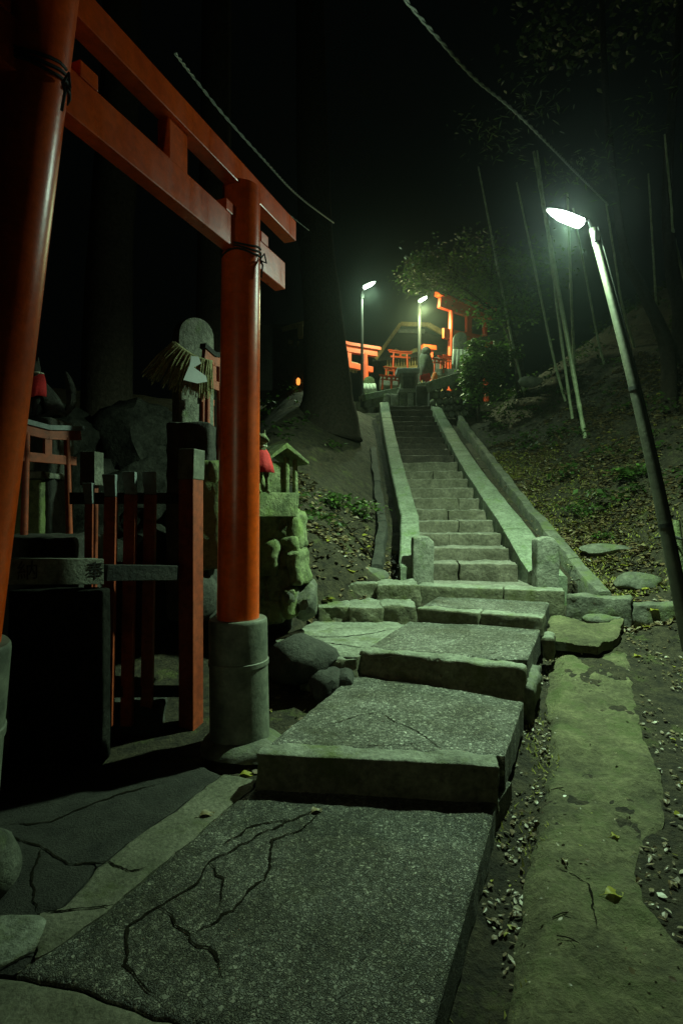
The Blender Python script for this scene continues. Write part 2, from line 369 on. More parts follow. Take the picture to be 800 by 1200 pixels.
def slab(name, poly, zf, thick, m, parent, res=.02, cracks=(), cw=.012, cd=.03, edge=.015, amp=.004, freq=5, seed=0.0, jitter=.008, label=None):
    """a flat uneven paving piece: fine grid clipped to an outline, edges rounded off, cracks sunk in"""
    zfun = zf if callable(zf) else (lambda x, y: zf)
    poly = jag([p[:2] for p in poly] + [poly[0][:2]], jitter, .07, seed + 3)[:-1]
    x0, x1 = min(p[0] for p in poly), max(p[0] for p in poly); y0, y1 = min(p[1] for p in poly), max(p[1] for p in poly)
    nx, ny = int((x1 - x0) / res) + 2, int((y1 - y0) / res) + 2
    E = list(zip(poly, poly[1:] + poly[:1]))
    cr = [s_ for c in cracks for s_ in zip(c, c[1:])]
    cb = [(min(a[0], b[0]) - .05, max(a[0], b[0]) + .05, min(a[1], b[1]) - .05, max(a[1], b[1]) + .05, a, b) for a, b in cr]
    eb = [(min(a[0], b[0]) - .05, max(a[0], b[0]) + .05, min(a[1], b[1]) - .05, max(a[1], b[1]) + .05, a, b) for a, b in E]
    idx = {}; vs = []; fs = []; deep = set()
    cells = [(i, j) for i in range(nx) for j in range(ny) if inside(x0 + (i + .5) * res, y0 + (j + .5) * res, poly)]
    cs = set(cells)
    def vid(i, j):
        if (i, j) not in idx:
            x, y = x0 + i * res, y0 + j * res
            border = not all((i + a, j + b) in cs for a in (-1, 0) for b in (-1, 0))
            best = (9, x, y)
            for bx in eb:
                if bx[0] < x < bx[1] and bx[2] < y < bx[3]:
                    q = seg_dist(x, y, bx[4], bx[5])
                    if q[0] < best[0]: best = q
            z = zfun(x, y)
            if border: x, y = best[1], best[2]; z -= edge * .8
            elif best[0] < edge * 1.6: z -= edge * .8 * (1 - best[0] / (edge * 1.6)) ** 2
            z += nz((x, y, 0), freq, seed) * amp + nz((x, y, 0), freq * 4, seed) * amp * .5 + nz((x, y, 0), freq * 16, seed) * amp * .25
            dm = 9
            for bx in cb:
                if bx[0] < x < bx[1] and bx[2] < y < bx[3]:
                    d = seg_dist(x, y, bx[4], bx[5])[0]; dm = min(dm, d)
            ww = cw * (1 + .9 * nz((x, y, 0), 7, seed + 5))
            if dm < ww * 1.6: z -= .003 * (1 - dm / (ww * 1.6))
            idx[(i, j)] = len(vs); vs.append(Vector((x, y, z)))
        return idx[(i, j)]
    ed = {}
    for (i, j) in cells:
        q = (vid(i, j), vid(i + 1, j), vid(i + 1, j + 1), vid(i, j + 1)); fs.append(q)
        for a, b in zip(q, q[1:] + q[:1]):
            if (b, a) in ed: del ed[(b, a)]
            else: ed[(a, b)] = 1
    low = {}
    for (a, b) in ed:
        for k in (a, b):
            if k not in low:
                low[k] = len(vs); v = vs[k]; vs.append(Vector((v.x + nz(v, 9, 4) * .008, v.y + nz(v, 9, 8) * .008, zfun(v.x, v.y) - thick)))
        fs.append((b, a, low[a], low[b]))
    mb = MB(); mb.add(vs, fs)
    o = mb.build(name, m, parent, smooth='auto', fix=False)
    if label: o['label'] = label
    if cracks:      # soil packed in the hairline cracks
        mb2 = MB()
        for ci, c in enumerate(cracks):
            vs2 = []; n_ = len(c); L_ = 0; fine_ = []
            for a, b in zip(c, c[1:]):
                k_ = max(1, int(math.hypot(b[0] - a[0], b[1] - a[1]) / .012)); fine_ += [(a[0] + (b[0] - a[0]) * t / k_, a[1] + (b[1] - a[1]) * t / k_) for t in range(k_)]
            fine_.append(c[-1]); n_ = len(fine_)
            if n_ < 3: continue
            for i, (x, y) in enumerate(fine_):
                p, q = fine_[max(0, i - 1)], fine_[min(n_ - 1, i + 1)]; dx, dy = q[0] - p[0], q[1] - p[1]; l = math.hypot(dx, dy) or 1; nx_, ny_ = -dy / l, dx / l
                x += nx_ * .006 * nz((x, y, 0), 60, seed + 7); y += ny_ * .006 * nz((x, y, 0), 60, seed + 8)
                w_ = cw * (.42 + .5 * abs(nz((x, y, 0), 12, seed + ci)) * 2 + .35 * nz((x, y, 0), 50, seed)) * min(1, 6 * i / n_ + .15, 4 * (n_ - 1 - i) / n_ + .1)
                for s_ in (-1, 1):
                    xx, yy = x + nx_ * w_ * s_ * .5, y + ny_ * w_ * s_ * .5
                    vs2.append(Vector((xx, yy, zfun(xx, yy) + nz((xx, yy, 0), freq, seed) * amp + nz((xx, yy, 0), freq * 4, seed) * amp * .5 + .0022)))
            mb2.add(vs2, [(2 * i, 2 * i + 1, 2 * i + 3, 2 * i + 2) for i in range(n_ - 1)])
        if mb2.v:
            oc = mb2.build('crack_soil', 'crackfill', parent, fix=False); oc['kind'] = 'stuff'
    return o

def interp(x, tb):
    if x <= tb[0][0]: return tb[0][1]
    for (a, va), (b, vb) in zip(tb, tb[1:]):
        if x <= b: return va + (vb - va) * (x - a) / (b - a)
    return tb[-1][1]
def sm(x, a, b):
    t = max(0, min(1, (x - a) / (b - a))); return t * t * (3 - 2 * t)

# ---------------------------------------------------------------- terrain
BASE = [(-30, -1.2), (-6, -.5), (0, -.16), (2.5, -.13), (3.5, -.05), (4.3, .06), (5.2, .20), (6.2, .38), (7, .52), (16.3, 4.28), (17, 4.55), (26, 5.2), (60, 9), (140, 16)]
def pathright(y): return .28 + (y - 1.65) * .43
def x0r(y): return pathright(y) + 1.25 if y < 5 else interp(y, [(5, 2.97), (7, 2.95), (16, 3.35), (19, 5.5), (60, 9)])
def x0l(y): return interp(y, [(4.4, -.95), (5.6, -.5), (6.6, .72), (16, .95), (18, -.2), (60, -3)])
def hg(x, y, fine=True):
    z = interp(y, BASE)
    d = x - x0r(y)
    e = .30 * min(max(d, 0), 1) + .72 * min(max(d - 1, 0), 5) + .35 * max(d - 6, 0)
    e *= .35 + .65 * sm(y, 3.0, 6.5)
    dl = x0l(y) - x
    cap_ = 1 - .75 * sm(-x, .8, 2.4)
    el = cap_ * (.75 * min(max(dl, 0), 1.3) + .5 * min(max(dl - 1.3, 0), 8)) * sm(y, 4.5, 6.6) * (1 - .55 * sm(y, 14, 18))
    z += e + el
    if y < 5.4:
        t = x - pathright(y)
        if -.05 < t < .28: z -= .07 * math.sin(max(0, min(1, (t + .05) / .33)) * math.pi)
    if x > 1.0 and x < 2.8 and 6.5 < y < 16.5: z -= .25     # below the stair
    a = .05 if fine else 0
    k = min(1, abs(d) + .35) if d < 0 and y < 6 else 1
    z += a * k * (nz((x, y, 0), 1.1, 3) + .6 * nz((x, y, 0), 3.4, 5) + .35 * nz((x, y, 0), 9, 7)) * (1 if y > 4.5 or d > 0 else .4)
    return z
def axis(rs):
    out = []
    for a, b, st in rs:
        n = max(1, int(round((b - a) / st))); out += [a + (b - a) * i / n for i in range(n)]
    out.append(rs[-1][1]); return out
XS = axis([(-90, -20, 10), (-20, -6, 1), (-6, -2, .2), (-2, 5.5, .05), (5.5, 9, .15), (9, 20, 1), (20, 90, 10)])
YS = axis([(-40, -6, 4), (-6, 1, .35), (1, 9, .05), (9, 18, .12), (18, 30, .6), (30, 140, 10)])
mb = MB(); nx = len(XS)
mb.add([(x, y, hg(x, y)) for y in YS for x in XS], [(j * nx + i, j * nx + i + 1, (j + 1) * nx + i + 1, (j + 1) * nx + i) for j in range(len(YS) - 1) for i in range(nx - 1)])
g_ = mb.build('ground', 'dirt', None, smooth=True, origin=(0, 0, 0), fix=False); tag(g_, kind='structure')

# ---------------------------------------------------------------- the lower path
path = setting('path')
def g2(u, v, z=0.0): p = G(u, v, z); return (p.x, p.y)
c1 = [g2(*q) for q in ((303, 912), (295, 925), (262, 950), (235, 975), (205, 1000), (160, 1038), (135, 1058), (90, 1093), (50, 1118), (20, 1140))]
c3 = [g2(*q) for q in ((380, 945), (345, 960), (310, 975), (280, 990), (245, 1010), (232, 1035), (185, 1062), (150, 1085), (146, 1130), (165, 1150), (190, 1175))]
c3b = [g2(*q) for q in ((376, 952), (352, 972), (318, 985), (316, 1010), (310, 1030), (280, 1058), (255, 1080), (215, 1098), (196, 1102))]
c5 = [g2(*q) for q in ((20, 1140), (60, 1146), (100, 1155), (145, 1172), (200, 1188), (250, 1202), (330, 1225), (430, 1260))]
c2 = [g2(*q) for q in ((135, 1058), (105, 1062), (75, 1066), (48, 1064))]
J = lambda pts, s_, a=.02: jag(pts, a, .035, s_)
j1 = J(c1, 1); j5 = J(c5, 2)
rightA = [(pathright(2.86), 2.86), (pathright(2.2), 2.2), (pathright(1.65), 1.65), (pathright(1.2), 1.2)]
# main slab: right of joint 1, beyond joint 5
polyA = [(-.52, 3.12), (pathright(3.1) - .02, 3.1)] + rightA + [(.05, .75)] + [p for p in reversed(j5)][0:0]
A_main = [(j1[0][0], j1[0][1] + .15), (.95, 3.1)] + rightA[0:] + [(.28, .9)] + list(reversed(j5)) + list(reversed(j1))[1:]
crA = [J(c3, 5, .03), J(c3b, 6, .03)]
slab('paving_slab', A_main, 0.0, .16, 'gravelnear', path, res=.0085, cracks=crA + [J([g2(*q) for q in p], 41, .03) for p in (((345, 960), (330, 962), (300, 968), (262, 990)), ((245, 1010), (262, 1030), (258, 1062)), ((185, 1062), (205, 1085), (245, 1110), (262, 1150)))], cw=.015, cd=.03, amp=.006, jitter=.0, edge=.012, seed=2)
def off(pts, dx, dy): return [(x + dx, y + dy) for x, y in pts]
strip_left = [g2(*q) for q in ((262, 905), (190, 958), (150, 985), (110, 1020), (75, 1060), (48, 1064), (45, 1110), (20, 1140))]
j1b = off(j1, -.014, .004)
A_strip = j1b + list(reversed([(x, y) for x, y in J(strip_left, 8)[:-1]]))
slab('paving_slab', A_strip, -.006, .16, 'strip', path, res=.0125, cracks=[J(c2, 9), J([g2(*q) for q in ((172, 1015), (150, 1020), (128, 1008), (100, 1012))], 11)], cw=.012, amp=.005, jitter=.0, edge=.01, seed=5)
front = off(j5, .004, -.016)
A_front = front + [(.27, .35), (-1.6, .35), (front[0][0] - .9, front[0][1] + .12)]
slab('paving_slab', A_front, -.004, .16, 'strip', path, res=.016, cracks=[], amp=.006, jitter=.0, edge=.012, seed=7)
sl = off(J(strip_left, 8), -.014, 0)
A_left = sl[:-1] + [(front[0][0] - .03, front[0][1] + .03), (front[0][0] - .9, front[0][1] + .16), (-3.0, 1.8), (-3.2, 3.3), (-.9, 3.35)]
crL = [J([g2(*q) for q in p], 13) for p in (((190, 915), (150, 925), (110, 940), (60, 960), (0, 965)), ((130, 1008), (80, 1010), (50, 990), (0, 975)), ((50, 990), (38, 1020), (45, 1066)), ((45, 1110), (20, 1122), (-10, 1135)))]
slab('paving_slab', A_left, -.012, .16, 'asphalt', path, res=.016, cracks=crL, cw=.014, amp=.008, jitter=0, edge=.01, seed=9)

# slab B (first step up)
B0, B1, B2, B3 = Vector((-.46, 3.0)), Vector((.815, 2.85)), Vector((1.24, 3.80)), Vector((.09, 4.48))
def along(a, b, t): return a + (b - a) * t
kd = .17
k0, k1 = B0 + (B3 - B0).normalized() * kd, B1 + (B2 - B1).normalized() * kd
B = [tuple(k0), tuple(k1), tuple(along(B1, B2, 1.05)), tuple(along(B0, B3, 1.04))]
crB = [J([g2(*q, .19) for q in p], 21, .02) for p in (((445, 833), (462, 846), (480, 852), (505, 868), (528, 884)), ((445, 833), (420, 838), (380, 850)), ((505, 868), (470, 872), (420, 872)))]
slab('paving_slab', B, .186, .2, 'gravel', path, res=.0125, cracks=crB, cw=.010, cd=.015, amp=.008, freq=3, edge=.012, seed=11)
def kerb(a, b, depth, ztop, zbot, m='kerb', parent=None, rad=.018, amp=.016, seg=.04, back=None):
    """hewn kerb stone whose front top edge runs a to b"""
    a = Vector(a); b = Vector(b); d = (b - a); yaw = math.atan2(d.y, d.x); n = Vector((-d.y, d.x)).normalized()
    c = (a + b) / 2 + n * depth / 2
    return rock_box((c.x, c.y, (ztop + zbot) / 2), (d.length, depth, ztop - zbot), yaw, amp, rad, seg).build('kerb_stone', m, parent or path, smooth='auto', fix=False)
kerb(B0, B1, kd - .012, .195, -.06)
# slab C
C0, C1 = Vector((.14, 4.50)), Vector((1.31, 3.97)); dC = Vector((.41, .91))
mC = along(C0, C1, .55)
zC = lambda x, y: .36 + .05 * max(0, min(1, (x - .3) / 1.2)) 
ck0, ck1 = C0 + dC * .16, C1 + dC * .16
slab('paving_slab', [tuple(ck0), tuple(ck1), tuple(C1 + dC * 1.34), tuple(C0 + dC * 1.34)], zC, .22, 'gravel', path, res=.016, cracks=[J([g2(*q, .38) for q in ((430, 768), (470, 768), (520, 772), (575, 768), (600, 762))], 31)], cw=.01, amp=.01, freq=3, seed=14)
kerb(C0, C1, .15, .385, .02, amp=.022, rad=.03)
rock_box((1.42, 4.26, .12), (.16, .56, .30), -.43, .03, .05, .05, tilt=(.05, .1)).build('kerb_stone', 'rock', path, smooth='auto', fix=False)
rock_box((1.86, 4.98, .30), (.10, .26, .2), -.43, .015, .03, .05).build('kerb_stone', 'kerb', path, smooth='auto', fix=False)
# left landing beside slab C
LL = [g2(*q, .36) for q in ((322, 748), (352, 765), (418, 767), (478, 731), (440, 722), (378, 722))]
crl = [J([g2(*q, .36) for q in p], 33, .02) for p in (((325, 742), (360, 745), (405, 744), (440, 740), (470, 735)), ((360, 745), (380, 752), (430, 758)))]
slab('paving_slab', LL, .35, .12, 'kerb', path, res=.02, cracks=crl, cw=.02, cd=.03, amp=.012, freq=3, seed=17, jitter=.03)
for q in (((352, 772), (384, 774)), ((386, 774), (420, 772))):
    a, b = Vector(g2(*q[0], .33)), Vector(g2(*q[1], .33)); kerb(a, b, .3, .335, .05, amp=.03)
# slab D (third rise)
D0, D1 = Vector((.77, 5.66)), Vector((1.86, 5.13)); dD = Vector((.40, .915))
m_ = along(D0, D1, .52)
kerb(D0, along(D0, D1, .515), .2, .52, .3); kerb(along(D0, D1, .525), D1, .2, .525, .28)
slab('paving_slab', [tuple(D0 + dD * .21), tuple(D1 + dD * .21), tuple(D1 + dD * 1.05), tuple(D0 + dD * 1.05)], .517, .2, 'gravel', path, res=.02, amp=.008, seed=21)
# left low rows of stones beside slab D
for (u0, u1, vt, vb, zt) in ((372, 410, 711, 727, .50), (409, 449, 712, 728, .50), (447, 488, 710, 729, .51)):
    a, b = Vector(g2(u0, vt, zt)), Vector(g2(u1, vt, zt)); kerb(a, b, .6, zt, .25, amp=.028, rad=.02)
for (u0, u1, vt, zt) in ((384, 410, 686, .66), (409, 443, 684, .68), (441, 492, 685, .68)):
    a, b = Vector(g2(u0, vt, zt)), Vector(g2(u1, vt, zt)); kerb(a, b, .5, zt, .3, amp=.028, rad=.025)
# landing edge E
E0, E1 = Vector((.88, 6.50)), Vector((2.42, 6.02))
kerb(E0, along(E0, E1, .6), .3, .64, .35, amp=.008); kerb(along(E0, E1, .605), E1, .3, .643, .35, amp=.008)
kerb(E1 + Vector((.02, -.01)), (2.98, 5.72), .22, .60, .3, amp=.025, m='rock')
kerb((3.0, 5.72), (3.5, 5.62), .2, .55, .3, amp=.03, m='rock')
slab('paving_slab', [(.92, 6.78), (2.52, 6.3), (2.6, 7.4), (1.0, 7.45)], .63, .2, 'step', path, res=.03, amp=.012, seed=23)

# concrete channel to the right of the path
chan = setting('channel')
CH = [(x, y) for x, y in [g2(645, 762, .24), g2(735, 757, .26), g2(742, 800, .17), g2(752, 850, .06), g2(774, 905, .0), g2(778, 950, -.04), g2(748, 985, -.05), g2(742, 1010, -.06), g2(752, 1045, -.07), g2(790, 1090, -.08)]]
CH += [(1.35, 1.7), (1.3, .6), (.62, .6)] + [g2(588, 1210, -.09), g2(602, 1100, -.08), g2(615, 1000, -.06), g2(636, 920, -.03), g2(645, 860, .02), g2(640, 800, .14)]
slab('concrete_bed', CH, lambda x, y: hg(x, y, False) + .020 + .02 * nz((x, y, 0), 1.8, 4) , .12, 'channel', chan, res=.025, amp=.022, freq=4, seed=25, jitter=.035, cracks=[J([g2(650, 990, 0), g2(690, 1010, 0), g2(700, 1060, 0)], 5)], cw=.012)
# flat tilted stone at its head
fs_ = [P(640, 748, 5.2), P(645, 712, 5.75), P(690, 716, 5.6), P(732, 706, 5.75), P(722, 735, 5.25), P(700, 755, 4.95)]
zfs = lambda x, y: .30 + .16 * (y - 5.0) + .02 * math.sin(x * 9)
o = slab('flat_stone', [(p.x, p.y) for p in fs_], zfs, .09, 'channel', None, res=.025, amp=.02, freq=3, seed=27, jitter=.03)
tag(o, 'broad flat mossy stone lying at the head of the concrete channel', 'stone')

# ---------------------------------------------------------------- the stair
stair = setting('stair')
SV = [661, 642.5, 625, 610, 597, 584, 572, 562, 552, 542, 534, 526, 519.5, 512, 506, 499, 494, 488, 480.5, 475.6]
SY = [7.0 + .485 * i for i in range(20)]
SZ = [EYE + (600 - v) / F * y for v, y in zip(SV, SY)]
def sxl(y): return interp(y, [(7, 1.0), (8.4, 1.17), (11.4, 1.23), (16.2, 1.38), (20, 1.5)])
def sxr(y): return interp(y, [(7, 2.25), (8.4, 2.33), (11.4, 2.38), (16.2, 2.59), (20, 2.7)])
JN = {1: (.42,), 2: (), 3: (.38,), 4: (.55,), 5: (.48,), 6: (.7,), 7: (), 9: (.5,)}
for i in range(20):
    y, z = SY[i], SZ[i]; xl, xr = sxl(y), sxr(y); yaw = -.16 * max(0, 1 - i / 7)
    cuts = [0] + list(JN.get(i + 1, ())) + [1]
    for a, b in zip(cuts, cuts[1:]):
        xa, xb = xl + (xr - xl) * a, xl + (xr - xl) * b; xc = (xa + xb) / 2; mid = (xl + xr) / 2
        hh = .30
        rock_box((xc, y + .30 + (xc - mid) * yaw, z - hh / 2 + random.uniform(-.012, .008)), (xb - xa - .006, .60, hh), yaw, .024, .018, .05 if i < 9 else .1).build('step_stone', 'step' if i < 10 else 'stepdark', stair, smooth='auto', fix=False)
def zst(y):
    if y <= SY[0]: return SZ[0] + (y - SY[0]) * .36
    for i in range(19):
        if y <= SY[i + 1]: return SZ[i] + (SZ[i + 1] - SZ[i]) * (y - SY[i]) / .485
    return SZ[-1] + (y - SY[-1]) * .1
def ramp(xf0, xf1, ya, yb, lift, m, name='rail_stone', thick=.4, amp=.008):
    """a sloping stone running up beside the steps"""
    n = max(2, int((yb - ya) / .15)); vs = []; fs = []
    g0 = .014
    prof = [(0, -thick), (0, -.02), (.07, 0), (.5, .004), (.93, 0), (1, -.02), (1, -thick)]
    for j in range(n + 1):
        y = ya + g0 + (yb - ya - 2 * g0) * j / n
        a, b = xf0(y), xf1(y)
        for (t, dz) in prof:
            x = a + (b - a) * t; k = nz((x, y, dz), 5, 2) * amp
            vs.append(Vector((x + k, y, zst(y) + lift(y) + dz + nz((x, y, 0), 3, 6) * amp)))
    q = len(prof)
    for j in range(n):
        for k in range(q - 1): fs.append((j * q + k, j * q + k + 1, (j + 1) * q + k + 1, (j + 1) * q + k))
        fs.append((j * q + q - 1, j * q, (j + 1) * q, (j + 1) * q + q - 1))
    fs.append(tuple(range(q))); fs.append(tuple(n * q + k for k in range(q))[::-1])
    m_ = MB(); m_.add(vs, fs); return m_.build(name, m, stair, smooth='auto', fix=True)
ys = [6.85, 8.1, 9.3, 10.7, 12.1, 13.5, 14.8, 16.25]
for a, b in zip(ys, ys[1:]):
    ramp(lambda y: sxl(y) - .27, lambda y: sxl(y) - .005, a, b, lambda y: .10 if y > 7.6 else .10 - (7.6 - y) * .1, 'rail')
ys = [6.55, 7.9, 9.2, 10.5, 11.9, 13.3, 14.7, 16.2]
for a, b in zip(ys, ys[1:]):
    ramp(lambda y: sxr(y) + .006, lambda y: sxr(y) + interp(y, [(6.5, .42), (9, .36), (16, .26)]), a, b, lambda y: .09 - max(0, 7.4 - y) * .04, 'rail')
# outer kerb on the right, strip between, and the low kerb on the left
ys = [6.2, 7.1, 8.0, 9.1, 10.1, 11.3, 12.6, 14.0, 15.5]
for a, b in zip(ys, ys[1:]):
    ramp(lambda y: interp(y, [(6, 2.86), (8, 2.92), (16, 3.2)]), lambda y: interp(y, [(6, 3.02), (8, 3.09), (16, 3.33)]), a, b, lambda y: .03, 'rock', 'kerb_stone', .35, .03)
for a, b in ((6.6, 7.9), (7.92, 9.4), (9.42, 11.2), (11.22, 13.0)):
    ramp(lambda y: sxr(y) + .44, lambda y: interp(y, [(6, 2.80), (8, 2.86), (16, 3.12)]), a, b, lambda y: -.05, 'dirt', 'gutter_bed', .3, .03)
for a, b in ((6.9, 8.4), (8.42, 10.2), (10.22, 12.4)):
    ramp(lambda y: sxl(y) - .62, lambda y: sxl(y) - .48, a, b, lambda y: .02, 'darkrock', 'kerb_stone', .35, .03)

def stone_post(u0, u1, vt, vb, Y, label, apex):
    a, b = P(u0, vb, Y), P(u1, vb, Y); w_ = b.x - a.x; zt = P(u0, vt, Y).z; zb = a.z - .1
    t = thing('stone_post', label, 'stone post', (a.x + w_ / 2, Y + w_ / 2, zb), 'posts at the foot of the stair')
    m_ = rock_box(((a.x + b.x) / 2, Y + w_ / 2, (zt + zb) / 2), (w_, w_ * .8, zt - zb), 0, .012, .02, .05)
    for v in m_.v:
        if v.z > zt - .05:
            k = (v.x - a.x) / w_; v.z += apex * (1 - abs(k - .45) * 1.9) - (.04 if k > .8 else 0)
    m_.build('shaft', 'granite', t, smooth='auto', fix=False)
stone_post(484, 509, 630, 684, 6.75, 'mossy square stone post left of the bottom step of the stair', .02)
stone_post(630, 657, 633, 689, 6.30, 'square stone post with peaked top right of the stair foot', .045)

# ---------------------------------------------------------------- big vermilion torii
def Vn(v): return Vector(v)
tor = thing('torii_gate', 'large glossy vermilion torii gate with dark base sleeves in the left foreground', 'torii gate', (-1.1, 2.95, 0))
bd = Vector((.465, 1.19, 0)).normalized(); bn = Vector((-bd.y, bd.x, 0))
RT = P(283, 222, 3.63); RB = P(279, 724, 3.61)
LT = Vector((-1.165, 2.20, 3.62)); LB = Vector((-1.585, 2.30, .96))
def rod(a, b, r0, r1, n=40, k=10):
    m_ = MB(); m_.tube([a + (b - a) * i / k for i in range(k + 1)], [r0 + (r1 - r0) * i / k for i in range(k + 1)], n); return m_
rod(RB - Vector((0, 0, .02)), RT, .136, .122).build('pillar', 'verm', tor, smooth='auto')
rod(LB - Vector((0, 0, .02)), LT, .148, .118).build('pillar', 'verm', tor, smooth='auto')
def sleeve(top, bot, r):
    m_ = MB(); d = top - bot; k = [(0, r * 1.02), (.3, r * 1.01), (.62, r), (.625, r * 1.035), (.66, r * 1.035), (.665, r * 1.0), (.97, r), (.99, r * .985), (1, r * .95)]
    m_.tube([bot + d * a for a, _ in k], [b for _, b in k], 40); return m_.build('base_sleeve', 'blackbase', tor, smooth='auto')
sleeve(RB + Vector((0, 0, .0)), Vector((RB.x + .012, RB.y, .02)), .188)
sleeve(LB, Vector((-1.70, 2.34, -.1)), .192)
# beams. nuki: through tie, front face measured at its lower edge
def onbeam(y, z, dx=0): # line of the beams in plan
    t = (y - 3.6) / 1.19; return Vector((-.66 + .465 * t + dx, y, z))
def beam(name, y0, y1, zc, h_, th, shift=0, m='verm', z2=None, bev=.006):
    m_ = MB(); a = onbeam(y0, zc) + bn * shift; b = onbeam(y1, z2 or zc) + bn * shift
    m_.bar(a, b, th, h_); return m_.build(name, m, tor, bevel=bev)
beam('tie_beam', 2.02, 4.16, 3.265, .20, .085, .02)
beam('lintel', 1.2, 4.28, 3.655, .15, .10, .0)
st_ = onbeam(3.0, 0) + bn * .02
m_ = MB(); m_.box((st_.x, st_.y, 3.47), (.15, .08, .23), math.atan2(bd.y, bd.x)); m_.build('center_strut', 'verm', tor, bevel=.004)
for y in (2.42, 3.46, 3.86, 2.03):
    q = onbeam(y, 0) + bn * .02; m_ = MB(); m_.box((q.x, q.y, 3.395), (.10, .10, .07), math.atan2(bd.y, bd.x)); m_.build('wedge', 'verm', tor, bevel=.004)
def coil(c, r, turns, z0, dz, parent, rt=.007):
    m_ = MB(); pts = []
    for i in range(turns * 20 + 1):
        a = i / 20 * 2 * math.pi; pts.append(Vector((c.x + r * math.cos(a), c.y + r * math.sin(a), z0 + dz * i / 20 + .01 * math.sin(a * 3.1))))
    m_.tube(pts, rt, 6)
    e = Vector((c.x + r, c.y - .03, z0)); m_.tube([e, e + Vector((.02, -.02, -.05)), e + Vector((.012, -.03, -.13))], rt * .9, 6)
    m_.tube([e, e + Vector((.03, -.01, .03)), e + Vector((.045, -.03, -.04)), e + Vector((.01, -.02, -.02))], rt * .8, 6)
    return m_.build('wire_loop', 'metal', parent, smooth=True)
coil(RB + (RT - RB) * .885, .128, 3, 3.14, .022, tor)
coil(LB + (LT - LB) * .86, .127, 3, 3.19, .022, tor)
o = boulder((RB.x + .03, 3.58, .0), (.30, .28, .085), 12, 3, 5).build('base_stone', 'rock', None, smooth='auto', fix=False)
tag(o, 'low flat stone under the dark base of the right torii pillar', 'stone')

# small torii used many times
def torii(label, base, w_, h_, yaw, m='vermold', name='small_torii', group=None, roof=None, r=None, cat='torii gate', lean=0.0):
    r = r or w_ * .05
    t = thing(name, label, cat, base, group)
    Mx = Matrix.Rotation(yaw, 3, 'Z'); B_ = Vector(base)
    T = lambda x, y, z: Mx @ Vector((x, y, z)) + B_
    for s_ in (-1, 1):
        k = MB(); k.tube([T(s_ * w_ * .52, 0, -.02), T(s_ * w_ * .46, 0, h_ * .92)], [r * 1.1, r * .95], 14); k.build('pillar', m, t, smooth='auto')
    k = MB(); k.bar(T(-w_ * .68, 0, h_ * .70), T(w_ * .68, 0, h_ * .70), r * 1.1, h_ * .085); k.build('tie_beam', m, t, bevel=r * .1)
    k = MB(); k.box(T(0, 0, h_ * .81), (r * 2.4, r * 1.2, h_ * .15), yaw); k.build('center_strut', m, t)
    k = MB()
    for s_ in (-1, 1): k.bar(T(0, 0, h_ * .925), T(s_ * w_ * .78, 0, h_ * .955), r * 1.6, h_ * .09)
    k.build('lintel', m, t)
    k = MB()
    for s_ in (-1, 1): k.bar(T(0, 0, h_ * .99), T(s_ * w_ * .84, 0, h_ * 1.03), r * 2.6, h_ * .045)
    k.build('top_lintel', roof or m, t)
    return t

# ---------------------------------------------------------------- fenced shrine plot behind the torii (left)
def box_thing(name, label, cat, c, size, m, rz=0, group=None, bevel=.006):
    k = MB(); k.box(c, size, rz); return tag(k.build(name, m, None, bevel=bevel), label, cat, group)
gate = thing('picket_gate', 'vermilion picket gate with dark pointed tips behind the torii', 'gate', (-1.2, 3.6, 0))
for i, (u, vt, vb, w_) in enumerate(((101, 566, 840, .05), (126, 556, 850, .075), (149, 553, 850, .075), (172, 553, 850, .075))):
    Y = 3.55 + .07 * i; a = P(u - (0 if i else -3), vb, Y); b = P(u + 5, vt, Y)
    k = MB(); k.bar(a, b, w_, .03, up=Vector((0, 1, 0))); 
    k = MB(); d = (b - a)
    k.add([], []); k.tube([a, b], .001, 3) if False else None
    k.bar(a, b - d * .09, .045, w_, up=Vector((1, 0, 0))); k.build('picket', 'vermold', gate, bevel=.003)
    k = MB(); k.bar(b - d * .088, b, .043, w_ * .95, up=Vector((1, 0, 0)))
    for v in k.v[4:]: v.x += (-.02 if v.x < b.x else -.005)
    k.build('picket_tip', 'roofgrey', gate, bevel=.004)
for v in (584, 668, 810):
    a, b = P(82, v, 3.50), P(215, v, 3.92); k = MB(); k.bar(a, b, .035, .075 if v != 668 else .11); k.build('gate_rail', 'blackwood', gate, bevel=.003)
post = thing('gate_post', 'thick weathered red gate post with dark square cap right of the pickets', 'post', P(224, 868, 3.9))
a, b = P(224, 868, 3.9), P(224, 562, 3.9)
k = MB(); k.bar(a, b, .12, .12, up=Vector((.35, .93, 0))); k.build('shaft', 'vermold', post, bevel=.004)
k = MB(); k.bar(b, P(225, 527, 3.9), .13, .13, up=Vector((.35, .93, 0))); k.build('cap', 'blackbase', post, bevel=.006)
p2 = thing('gate_post', 'short grey stone topped gate post left of the picket gate', 'post', P(105, 840, 3.75))
k = MB(); k.bar(P(105, 840, 3.75), P(108, 568, 3.75), .05, .07, up=Vector((.3, .95, 0))); k.build('shaft', 'vermold', p2, bevel=.004)
k = MB(); k.bar(P(108, 569, 3.75), P(108, 530, 3.75), .11, .10, up=Vector((.2, .95, 0))); k.build('cap', 'granite', p2, bevel=.006)
